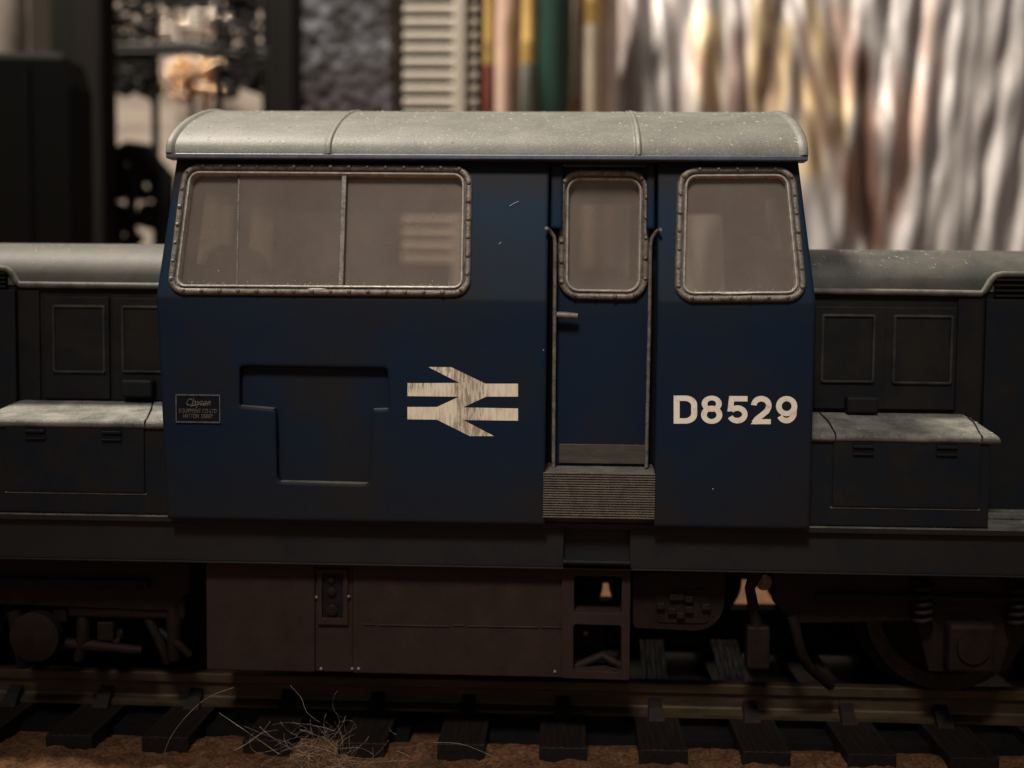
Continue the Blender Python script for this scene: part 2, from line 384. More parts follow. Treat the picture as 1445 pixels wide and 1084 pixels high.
def table_z(x, y):
    if not (-25.5 < y < -11.4 and -50 <= x <= 60): return ZF
    n1 = mnoise.noise(Vector((x * .23, y * .3, 0))); n2 = mnoise.noise(Vector((x * .9, y * .9, 4))); n3 = mnoise.noise(Vector((x * 2.1, y * 2.1, 9)))
    rise = max(0, 1 - abs(y + 17.2) / 5.6)
    return ZF + min(1, rise * 1.8) * (.62 + .5 * n1 + .34 * n2 + .2 * n3)
mb = MB(); NX, NY = len(xs) - 1, len(ys) - 1
mb.add([(x, y, table_z(x, y)) for y in ys for x in xs], [(j * (NX + 1) + i, j * (NX + 1) + i + 1, (j + 1) * (NX + 1) + i + 1, (j + 1) * (NX + 1) + i) for j in range(NY) for i in range(NX)])
M['table'] = tabletop_material()
structure(mb.build('tabletop', 'table', smooth=True))
M['wall'] = surface('dim_room_wall', (0.030, 0.024, 0.020), (0.055, 0.045, 0.037), 0.01, 0.9, 0, 0.1, 0)
structure(MB().box(-400, 400, 410, 416, ZF - 1, 420).build('wall', 'wall'))

# ================================================================== the track
SL_TOP = -2.5
track = thing('railway_track', 'brown model railway track running under the blue locomotive', 'track', (0, 0, ZF))
RP = [(-1.15, -2.5), (1.15, -2.5), (1.15, -2.25), (0.35, -2.0), (0.28, -1.85), (0.28, -0.85), (0.6, -0.7), (0.6, -0.08), (0.5, 0), (-0.5, 0), (-0.6, -0.08), (-0.6, -0.7), (-0.28, -0.85), (-0.28, -1.85), (-0.35, -2.0), (-1.15, -2.25)]
for yc in (-8.85, 8.85):
    mb = MB(); mb.loft([[(x, yc + p[0], p[1] + 0.0) for p in RP] for x in (-115, 115)], True, True)
    mb.build('rail', 'rail', track)
WA, WB = at(583, 1025, -10).x, at(657, 1025, -10).x
for (xa, xb, y0, y1) in ((-115, WA, -12.6, -5.2), (WB, 115, -12.6, -5.2), (-115, 115, -5.2, 12.6)):  # black webs; between the rails the black paints in the locomotive's shade
    MB().box(xa, xb, y0, y1, ZF - .3, -3.35).build('web_and_shade_strip', 'black', track)
PITCH = 7.3
x_ref = at(926, 1006, -10.2).x
sl_me = None; ch_me = None
random.seed(3)
for k in range(-15, 14):
    x = x_ref + k * PITCH
    if sl_me is None:
        hw = 1.72
        mb = MB().box(-hw, hw, -16.9, 16.9, ZF - 0.6 + 2.5, SL_TOP + 2.5)
        # wood grain grooves along the top
        for g in range(6):
            gx = -hw + 0.35 + g * 0.55
            mb.box(gx, gx + 0.36, -16.8, 16.8, -0.02, 0.012 + 0.008 * (g % 3))
        o = mb.build('sleeper', 'sleeper', track, bevel=0.06); sl_me = o.data
        cm = MB()
        for s in (-1, 1):
            cm.hexa([(-0.62, s * 0.35, 0), (0.62, s * 0.35, 0), (0.62, s * 2.1, 0), (-0.62, s * 2.1, 0), (-0.5, s * 0.32, 1.25), (0.5, s * 0.32, 1.25), (0.5, s * 1.15, 0.75), (-0.5, s * 1.15, 0.75)])
        first = True
    else:
        o = bpy.data.objects.new('sleeper', sl_me); COL.objects.link(o); attach(o, track)
        o.modifiers.new('bevel', 'BEVEL').width = 0.06
    o.location = (x + random.uniform(-.12, .12), random.uniform(-.15, .15), SL_TOP - 2.5); o.rotation_euler = (0, 0, random.uniform(-.012, .012))
    o.location.z = 0 - 2.5
    for yc in (-8.85, 8.85):
        if ch_me is None:
            c = cm.build('rail_chair', 'sleeper'); ch_me = c.data
        else:
            c = bpy.data.objects.new('rail_chair', ch_me); COL.objects.link(c)
        c.parent = o; c.location = (0, yc, 0.02)

# ================================================================== the locomotive
loco = thing('model_locomotive', 'blue weathered model diesel locomotive with central cab and cream number D8529', 'locomotive', (0, 0, 0))
T = 0.9                                              # moulding thickness
inner = lambda p: Vector((p[0], p[1] + T, p[2]))

def loop_px(pts, r, fn=on_side, seg=7):
    return rounded([fn(*p) for p in pts], r, seg)
WL = loop_px([(259, 232), (667, 235), (664, 419), (236, 416)], [1.35, 1.35, 1.2, 1.2])
WR = loop_px([(956, 237), (1121, 236), (1139, 426), (951, 427)], [1.4, 1.4, 1.3, 1.3])
YD = -15.45
on_door = lambda px, py: at(px, py, YD)
WD = loop_px([(789, 240), (917, 241), (914, 424), (787, 422)], [1.5, 1.5, 1.5, 1.5], on_door)
hole = lambda lp: inset(lp, 0.66, 0.0, plane_normal(lp))
# corners of the near side
BL, BR_ = on_side(237, 738), on_side(1142, 745)
KL, KR = on_side(221, 424), on_side(1151, 424)
TL, TR = on_side(250, 226), on_side(1126, 229)
ZB = at(690, 739, YW).z
BL.z = BR_.z = ZB; KL = Vector((KL.x, YW, ZW)); KR = Vector((KR.x, YW, ZW))
TL = Vector((TL.x, YT, ZT)); TR = Vector((TR.x, YT, ZT))
DLt, DLb = on_side(775, 300).x, on_side(767, 700).x
DX0, DX1 = at(771, 500, YW).x, at(927, 500, YW).x
rec_px = [(338, 516), (547, 519), (549, 578), (525, 578), (521, 684), (391, 680), (389, 578), (338, 573)]
REC = [at(x, y, YW) for x, y in rec_px]; REC = rounded(REC, [0.3, 0.3, 0.2, 0.3, 0.4, 0.4, 0.3, 0.2], 4)
def pt(x, z): return Vector((x, side_y(z), z))
ZDT = at(850, 231, YT).z                          # top of the doorway
def cab_side(sub):
    mb = MB()
    if sub == 'near': RC = [REC]
    else: RC = []
    mb.slab([TL, pt(DX0, ZT), pt(DX0, ZW), KL], [hole(WL)], inner)
    mb.slab([pt(DX1, ZT), TR, KR, pt(DX1, ZW)], [hole(WR)], inner)
    mb.slab([KL, pt(DX0, ZW), pt(DX0, ZB), BL], [list(reversed(REC))], inner)
    mb.slab([KR, BR_, pt(DX1, ZB), pt(DX1, ZW)], [], inner)
    return mb
side = cab_side('near').build('cab_side', 'blue', loco)
bm = bmesh.new(); bm.from_mesh(side.data); bmesh.ops.remove_doubles(bm, verts=bm.verts, dist=1e-3)
bmesh.ops.delete(bm, geom=[f for f in bm.faces if all(abs(v.co.z - ZW) < 1e-3 for v in f.verts)], context='FACES_ONLY')
bmesh.ops.recalc_face_normals(bm, faces=bm.faces); bm.to_mesh(side.data); bm.free()
far = bpy.data.objects.new('cab_side', side.data); COL.objects.link(far); attach(far, loco); far.scale = (1, -1, 1)
# door header strip, recess back
dh = MB().hexa([Vector((DX0 + .01, YT + .1, ZT)), Vector((DX1 - .01, YT + .1, ZT)), Vector((DX1 - .01, YT + .8, ZT)), Vector((DX0 + .01, YT + .8, ZT)),
           Vector((DX0 + .01, side_y(ZDT) + .08, ZDT)), Vector((DX1 - .01, side_y(ZDT) + .08, ZDT)), Vector((DX1 - .01, YT + .8, ZDT)), Vector((DX0 + .01, YT + .8, ZDT))])
dh.build('door_header', 'blue', loco)
big = inset(REC, -0.12)
MB().slab([Vector((p.x, YW + 0.62, p.z)) for p in big], [], lambda p: Vector((p[0], p[1] + 0.2, p[2]))).build('recess_panel', 'blue', loco)
# dust-grey bars; their pale colour puts caught light on the recess ledges
for (xa, ya, xb, yb) in ((393, 680, 519, 683), (339, 573, 387, 577), (527, 578, 548, 577.5)):
    a, b = at(xa, ya, YW), at(xb, yb, YW)
    led = MB().hexa([(a.x, YW + .03, a.z - .03), (b.x, YW + .03, b.z - .03), (b.x, YW + .6, b.z - .03), (a.x, YW + .6, a.z - .03),
              (a.x, YW + .03, a.z + .035), (b.x, YW + .03, b.z + .035), (b.x, YW + .6, b.z + .05), (a.x, YW + .6, a.z + .05)])
    led.build('recess_ledge', 'foot', loco)

# cab ends
def cab_end(sgn):
    tx, kx, bx = (TL.x, KL.x, BL.x) if sgn < 0 else (TR.x, KR.x, BR_.x)
    X = lambda z: (bx + (kx - bx) * (z - ZB) / (ZW - ZB)) if z <= ZW else kx + (tx - kx) * (z - ZW) / (ZT - ZW)
    g = 0.02
    mb = MB()
    def place(p, dx): return Vector((X(p[1]) + dx, p[0], p[1]))
    hY = lambda z: abs(side_y(z)) - T
    crown = 4.4
    for (z0, z1) in ((ZB, ZW),):
        mb.prism([(-hY(z0) - .85, z0), (hY(z0) + .85, z0), (hY(z1) + .85, z1), (-hY(z1) - .85, z1)], lambda p: place(p, -sgn * 0.05), lambda p: place(p, -sgn * T))
    # upper part with two end windows
    o = [(-hY(ZW) - .85, ZW), (hY(ZW) + .85, ZW), (hY(ZT) + .85, ZT)]
    o += [(hY(ZT) * math.cos(a), ZT + crown * math.sin(a)) for a in [math.pi * k / 10 for k in range(1, 10)]] + [(-hY(ZT) - .85, ZT)]
    w = [[(s * 2.0, ZW + 2.6), (s * 12.2, ZW + 2.6), (s * 11.4, ZT - 1.6), (s * 2.0, ZT - 1.6)] for s in (-1, 1)]
    loops = [o] + w
    tris = tessellate_polygon([[Vector((p[0], p[1], 0)) for p in lp] for lp in loops]); pts = [p for lp in loops for p in lp]; N = len(pts)
    Xc = lambda p, dx: Vector((X(min(p[1], ZT)) + dx, p[0], p[1]))
    fs_ = [tuple(t) for t in tris] + [tuple(N + i for i in reversed(t)) for t in tris]; oo = 0
    for lp in loops:
        for i in range(len(lp)): fs_.append((oo + i, oo + (i + 1) % len(lp), N + oo + (i + 1) % len(lp), N + oo + i))
        oo += len(lp)
    mb.add([Xc(p, -sgn * .05) for p in pts] + [Xc(p, -sgn * T) for p in pts], fs_)
    e = mb.build('cab_end', 'blue', loco)
    for lp in w:
        gb = MB().prism(lp, lambda p: Xc(p, -sgn * .4), lambda p: Xc(p, -sgn * .55))
        gb.build('glass_pane', 'glass', e)
cab_end(-1); cab_end(1)

# windows -----------------------------------------------------------
def window(lp, name, parent, rivets=1.32, rp=0.27):
    nr = plane_normal(lp)
    prof = [(-0.02, -0.15), (0.0, 0.18), (0.05, 0.29), (0.14, 0.36), (0.32, 0.36), (0.41, 0.29), (0.45, 0.10), (0.52, 0.07), (0.55, 0.20), (0.61, 0.26), (0.68, 0.25), (0.73, 0.14), (0.76, -0.75)]
    rings = [inset(lp, d, o, nr) for d, o in prof]
    fr = MB().loft(rings[:9], True).build(name, 'frame', parent, smooth=50)
    MB().loft(rings[8:], True).build('glazing_lip', 'lip', fr, smooth=50)
    rv = MB()
    for p in arc_points(inset(lp, 0.23, 0.36, nr), rivets):
        rv.ball(p + Vector((0, 0, 0.02)), 0.15 + random.uniform(-.03, .03), 8, 5)
    rv.build('rivet_row', 'rail_tube', fr, smooth=True)['kind'] = 'stuff'
    return fr, nr
def pane(lp2d, fr, nr, depth, name='glass_pane'):
    return MB().slab([p - nr * depth for p in lp2d], [], lambda p: Vector(p) - nr * 0.16).build(name, 'glass', fr)
def clip_loop(loop, f_lo, f_hi):
    """part of a convex loop between two slanting x limits given as functions of z"""
    def cut(lp, keep):
        out = []
        for i in range(len(lp)):
            a, b = lp[i], lp[(i + 1) % len(lp)]; ka, kb = keep(a), keep(b)
            if ka >= 0: out.append(a)
            if (ka >= 0) != (kb >= 0): out.append(a.lerp(b, ka / (ka - kb)))
        return out
    lp = loop
    if f_lo: lp = cut(lp, lambda p: p.x - f_lo(p.z))
    if f_hi: lp = cut(lp, lambda p: f_hi(p.z) - p.x)
    return lp
frL, nL = window(WL, 'cab_window', loco)
gl = inset(WL, 0.72, 0, nL)
def xline(t, b):
    pa, pb = on_side(*t), on_side(*b)
    return lambda z: pa.x + (pb.x - pa.x) * (z - pa.z) / (pb.z - pa.z)
bar = xline((486, 247), (481, 406)); edge = xline((336, 247), (333, 406))
pane(clip_loop(gl, None, lambda z: edge(z) + 0.1), frL, nL, 0.42)
pane(clip_loop(gl, lambda z: edge(z) - .05, lambda z: bar(z)), frL, nL, 0.2)
pane(clip_loop(gl, lambda z: bar(z) + .05, None), frL, nL, 0.42)
for f_, w_, o_, mt in ((bar, 0.17, 0.12, 'frame'), (edge, 0.07, -0.16, 'frame')):
    z0, z1 = on_side(480, 409).z, on_side(480, 243).z
    P = lambda z, dx, d: Vector((f_(z) + dx, side_y(z), z)) + nL * d
    MB().hexa([P(z0, -w_, o_), P(z0, w_, o_), P(z0, w_, o_ - .3), P(z0, -w_, o_ - .3), P(z1, -w_, o_), P(z1, w_, o_), P(z1, w_, o_ - .3), P(z1, -w_, o_ - .3)]).build('window_bar', mt, frL, bevel=0.04)
frR, nR = window(WR, 'cab_window', loco)
pane(inset(WR, 0.72, 0, nR), frR, nR, 0.3)

# door --------------------------------------------------------------
d_out = [at(785, 236, YD), at(921, 236, YD), at(915, 658, YD), at(782, 657, YD)]
door = MB().slab(d_out, [inset(WD, 0.66)], lambda p: Vector((p[0], p[1] + .7, p[2]))).build('cab_door', 'blue', loco)
frD, nD = window(WD, 'door_window', door, 1.45)
frD.name = 'door_window'
# the lip, rivets and glass hang on the door itself, so the tree stays three deep
for ch in list(frD.children): ch.parent = door
MB().slab([p + Vector((0, 0.35, 0)) for p in inset(WD, 0.72)], [], lambda p: Vector((p[0], p[1] + .16, p[2]))).build('glass_pane', 'glass', door)
a, b = at(789, 626, YD), at(911, 655, YD)
MB().box(a.x, b.x, YD - .16, YD - .002, b.z, a.z).build('kick_plate', 'kick', door, bevel=0.05)
h0, h1 = at(783, 444, YD - .75), at(815, 446, YD - .75)
hm = MB().tube([h0 + Vector((0, .75, 0)), h0 + Vector((0, .1, 0)), h0, h0.lerp(h1, .5), h1], [.2, .2, .22, .24, .2], 10)
hm.build('door_handle', 'rail_tube', door, smooth=40)
for (x0, x1) in ((DX0 - .3, d_out[3].x + .1), (d_out[2].x - .15, DX1 + .3)):
    MB().box(x0, x1, -14.4, -14.2, ZB, ZT).build('door_jamb', 'black', loco)
for pts in (((771, 322, YW + .3), (776, 326, -16.9), (782, 334, -16.7), (783, 345, -16.6), (782.5, 450, -16.5), (781.5, 560, -16.4), (781, 660, -16.3)),
            ((932, 324, YW + .3), (926, 327, -16.9), (920, 336, -16.7), (918, 347, -16.6), (916.5, 450, -16.5), (914, 560, -16.4), (912, 660, -16.3))):
    MB().tube([at(*p) for p in pts], 0.135, 10).build('handrail', 'frame', loco, smooth=40)
for (xa, xb) in ((DX0 + .2, at(794, 280, YD).x), (at(912, 280, YD).x, DX1 - .2)):
    z0, z1 = on_side(850, 322).z, ZDT
    MB().hexa([(xa, side_y(z0) + .55, z0), (xb, side_y(z0) + .55, z0), (xb, YD + .6, z0), (xa, YD + .6, z0),
               (xa, side_y(z1) + .15, z1), (xb, side_y(z1) + .15, z1), (xb, YD + .6, z1), (xa, YD + .6, z1)]).build('door_post', 'blue', loco)
# ribbed step below the door
sx0, sx1 = at(766, 700, YW).x, at(924.5, 700, YW).x
sz1, sz0 = at(845, 667, YW - .1).z, at(845, 733, YW - .1).z
st = MB().hexa([(sx0, YW + .12, sz0), (sx1, YW + .12, sz0), (sx1, -14.3, sz0), (sx0, -14.3, sz0), (sx0, YW + .12, sz1 - .02), (sx1, YW + .12, sz1 - .02), (sx1, -14.3, sz1 + .2), (sx0, -14.3, sz1 + .2)])
step = st.build('door_step', 'foot', loco)
rb = MB(); NR = 19
for i in range(NR):
    z = sz0 + .03 + (sz1 - sz0 - .03) * i / NR; hgt = (sz1 - sz0) / NR
    rb.add([(sx0 + .02, YW + .115, z), (sx1 - .02, YW + .115, z), (sx1 - .02, YW - .06, z + hgt * .3), (sx0 + .02, YW - .06, z + hgt * .3), (sx1 - .02, YW - .06, z + hgt * .62), (sx0 + .02, YW - .06, z + hgt * .62), (sx1 - .02, YW + .115, z + hgt * .85), (sx0 + .02, YW + .115, z + hgt * .85)],
           [(0, 1, 2, 3), (3, 2, 4, 5), (5, 4, 6, 7), (0, 3, 5, 7), (1, 6, 4, 2)])
rb.build('step_rib', 'step', step)['kind'] = 'stuff'

# emblem, number, works plate ----------------------------------------
def flat(name, polys, mat, y=YW, lift=0.02, parent=loco):
    mb = MB()
    for i, poly in enumerate(polys):
        loops = poly if isinstance(poly[0], list) else [poly]
        L = lift + 0.003 * i
        mb.slab([at(px, py, y) + Vector((0, -L, 0)) for px, py in loops[0]], [[at(px, py, y) + Vector((0, -L, 0)) for px, py in h] for h in loops[1:]], lambda p: Vector((p[0], y - 0.002, p[2])))
    return mb.build(name, mat, parent)
emb = [(604.4, 518), (636.8, 518.3), (685, 541.5), (731, 541.5), (731, 559.8), (686, 559.8), (653.5, 575), (731, 576.5), (731, 593.8), (653.8, 592.8), (697, 615.4), (663, 615.4),
       (616.5, 592.3), (575, 591.8), (575, 574.4), (616.5, 574.4), (648, 559.9), (575, 559), (575, 540.8), (648.6, 540.5)]
flat('double_arrow_emblem', [emb], 'decal')
def stroke(path, w):
    """a band of width w along a px polyline"""
    L, R = [], []
    for i, p in enumerate(path):
        a, b = path[max(i - 1, 0)], path[min(i + 1, len(path) - 1)]
        dx, dy = b[0] - a[0], b[1] - a[1]; s = math.hypot(dx, dy); nx, ny = -dy / s * w / 2, dx / s * w / 2
        L.append((p[0] + nx, p[1] + ny)); R.append((p[0] - nx, p[1] - ny))
    return L + R[::-1]
def ell(cx, cy, rx, ry, a0=0, a1=360, n_=28):
    full = abs(a1 - a0) >= 360
    return [(cx + rx * math.cos(math.radians(a0 + (a1 - a0) * k / n_)), cy + ry * math.sin(math.radians(a0 + (a1 - a0) * k / n_))) for k in range(n_ if full else n_ + 1)]
top, bot, w = 558.6, 597.8, 8.6
Do = [(950.6, 558.3), (967, 558.3)] + ell(967, 571, 16.7, 12.7, -80, 0, 7) + ell(967, 585, 16.7, 12.9, 0, 80, 7) + [(967, 597.9), (950.6, 597.9)]
Di = [(959, 565.8), (966.5, 565.8)] + ell(966.3, 572.5, 9.0, 6.7, -80, 0, 6) + ell(966.3, 583.7, 9.0, 6.7, 0, 80, 6) + [(966, 590.4), (959, 590.4)]
E8a = [ell(1004.3, 569.8, 14.2, 11.3), ell(1004.3, 569.9, 6.2, 4.9)]
E8b = [ell(1004.2, 585.4, 15.0, 12.8), ell(1004.2, 585.6, 6.9, 5.9)]
P5 = [(1054.6, 562.9), (1029.2, 562.9)]
five = [stroke([(1054.8, 562.8), (1029.0, 562.8)], 7.5), [(1029, 559), (1036.6, 559), (1034.4, 580.6), (1026.4, 580.6)],
        stroke(ell(1040.4, 584.8, 10.6, 8.9, -142, 158, 26), 7.7)]
two = [stroke(ell(1074.3, 572.2, 10.6, 9.5, -178, 20, 18) + [(1082.0, 580.2), (1075.8, 585.4), (1068.0, 591.4), (1064.0, 597.0)], 7.8),
       [(1059.2, 598.6), (1087.6, 598.6), (1087.6, 591.6), (1066.5, 591.6)]]
nine = [[ell(1110.0, 573.2, 15.0, 14.2), ell(1110.0, 573.2, 7.0, 6.9)],
        stroke([(1120.7, 573), (1120.8, 577), (1120.2, 582)] + ell(1109.7, 581.4, 10.8, 12.2, 12, 150, 16), 7.7)]
for nm, g in (('letter', [[Do, Di]]), ('digit', [E8a, E8b]), ('digit', five), ('digit', two), ('digit', nine)):
    g2 = []
    for poly in g: g2.append(poly)
    flat(nm, g2, 'number')
plate = MB(); a, b = at(248.5, 557, YW), at(311.5, 596, YW)
plate.box(a.x, b.x, YW - .09, YW - .004, b.z, a.z)
plate = plate.build('works_plate', 'plate_black', loco)
for z in (a.z, b.z): MB().box(a.x, b.x, YW - .13, YW - .092, z - .05, z + .05).build('plate_border', 'plate_edge', plate)
for x in (a.x, b.x - .06): MB().box(x, x + .06, YW - .125, YW - .092, b.z + .06, a.z - .06).build('plate_border', 'plate_text', plate)
def text(name, body, size, cx, cz, y, parent, mat, shear=0.0, width=None):
    c = bpy.data.curves.new(name, 'FONT'); c.body = body; c.size = size; c.align_x = 'CENTER'; c.align_y = 'CENTER'; c.extrude = 0.015; c.shear = shear
    o = bpy.data.objects.new(name, c); COL.objects.link(o)
    bpy.context.view_layer.update()
    me = bpy.data.meshes.new_from_object(o.evaluated_get(bpy.context.evaluated_depsgraph_get()))
    COL.objects.unlink(o); bpy.data.objects.remove(o)
    xs_ = [v.co.x for v in me.vertices]; k = (width / (max(xs_) - min(xs_))) if width else 1
    for v in me.vertices: v.co = Vector((cx + v.co.x * k, y - v.co.z, cz + v.co.y))
    q = bpy.data.objects.new(name, me); COL.objects.link(q); q.parent = parent; me.materials.append(M[mat]); return q
px2 = lambda x, y: at(x, y, YW)
p = px2(280, 568); text('plate_lettering', 'Clayton', .72, p.x, p.z, YW - .115, plate, 'plate_text', .35, 1.75)
p0, p1, p2 = px2(269, 573.5), px2(283, 570.5), px2(297, 569)
MB().tube([q + Vector((0, -.11, 0)) for q in (p0, p1, p2)], .035, 5).build('plate_flourish', 'plate_text', plate)
p = px2(280, 580); text('plate_lettering', 'EQUIPMENT CO LTD', .42, p.x, p.z, YW - .115, plate, 'plate_text', 0, 2.7)
p = px2(280, 587.5); text('plate_lettering', 'HATTON  DERBY', .42, p.x, p.z, YW - .115, plate, 'plate_text', 0, 2.15)

# cab roof -----------------------------------------------------------
YE = -16.9
ZE = at(690, 217, YE).z
RX0, RX1 = at(235, 215, YE).x, at(1139.5, 217, YE).x
prof = [(0.0, -.05), (0.12, .45), (0.45, .9), (1.0, 1.33), (1.9, 1.84), (3.1, 2.42), (4.6, 3.02), (6.4, 3.62), (8.4, 4.2), (10.2, 4.62), (12.2, 4.98), (14.5, 5.2), (-YE, 5.3)]
ring = [(YE + d, ZE + h) for d, h in prof] + [(-(YE + d), ZE + h) for d, h in reversed(prof[:-1])]
def roof_ring(x, grow=0.0):
    c = Vector((0, ZE - 8)); out = []
    for i, (y, z) in enumerate(ring):
        a = Vector(ring[max(i - 1, 0)]); b = Vector(ring[min(i + 1, len(ring) - 1)]); t = (b - a).normalized(); n2 = Vector((-t.y, t.x))
        out.append((x, y + n2.x * grow, z + n2.y * grow))
    return out
mb = MB(); NXR = 24
xsr = [RX0 + (RX1 - RX0) * i / NXR for i in range(NXR + 1)]
mb.loft([roof_ring(x) for x in xsr], False)
mb.loft([roof_ring(x, -0.7) for x in xsr], False)
mb.loft([roof_ring(RX0), roof_ring(RX0, -0.7)], False); mb.loft([roof_ring(RX1), roof_ring(RX1, -0.7)], False)
roof = mb.build('cab_roof', 'roof', loco, smooth=30)
for s in (-1, 1):
    y0, y1 = s * abs(YE) * 1.0, s * (abs(YE) - 1.3)
    mb = MB().hexa([(RX0 - .05, s * 16.98, ZE - .42), (RX1 + .05, s * 16.98, ZE - .42), (RX1 + .05, s * 15.6, ZE - .42), (RX0 - .05, s * 15.6, ZE - .42),
                    (RX0 - .05, s * 16.93, ZE - .03), (RX1 + .05, s * 16.93, ZE - .03), (RX1 + .05, s * 15.6, ZE - .03), (RX0 - .05, s * 15.6, ZE - .03)])
    mb.build('roof_gutter', 'fascia', roof, bevel=0.1, seg=3)
for x in (at(461, 216, YE).x, at(899, 217, YE).x):
    mb = MB(); mb.loft([roof_ring(x + dx, g) for dx, g in ((-.26, -.02), (-.2, .05), (-.13, .075), (-.05, .03), (.03, .04), (.1, .10), (.2, .11), (.28, .06), (.34, -.02))], False)
    mb.build('roof_seam', 'roof', roof, smooth=True)
for x, s in ((RX0, -1), (RX1, 1)):
    mb = MB(); mb.loft([roof_ring(x - s * dx, g) for dx, g in ((.62, -.02), (.5, .03), (.4, .10), (.25, .14), (.05, .14), (-.05, .09), (-.08, -.4))], False)
    mb.build('roof_end_bead', 'roof', roof, smooth=60)

# cab interior --------------------------------------------------------
MB().box(BL.x + 1, BR_.x - 1, -16.8, 16.8, ZB - .1, ZB + .5).build('cab_floor', 'cabin', loco)
desk = MB()
a = at(352, 330, 6.0); b = at(480, 330, 6.0)
desk.box(a.x, b.x, 9.0, 13.0, ZB + .5, ZW + 2.2)
desk.build('control_desk', 'dark_in', loco, bevel=.3)
dk = MB(); a = at(1035, 330, 4.0); b = at(1075, 330, 4.0)
dk.hexa([(a.x - 1.2, 1, ZB + .5), (b.x + 2.4, 1, ZB + .5), (b.x + 2.4, 7, ZB + .5), (a.x - 1.2, 7, ZB + .5), (a.x, 3, ZT - .5), (b.x, 3, ZT - .5), (b.x, 5, ZT - .5), (a.x, 5, ZT - .5)])
dk.build('control_pedestal', 'dark_in', loco, bevel=.3)
st_ = MB(); a = at(335, 390, 0); st_.box(a.x - 3, a.x + 3.5, -5, 1, ZW - .8, ZW + .2); st_.box(a.x - 3, a.x - 2, -5, 1, ZW, ZW + 5); st_.box(a.x - .5, a.x + .5, -2.5, -1.5, ZB + .5, ZW - .8)
st_.build('driver_seat', 'dark_in', loco, bevel=.25)

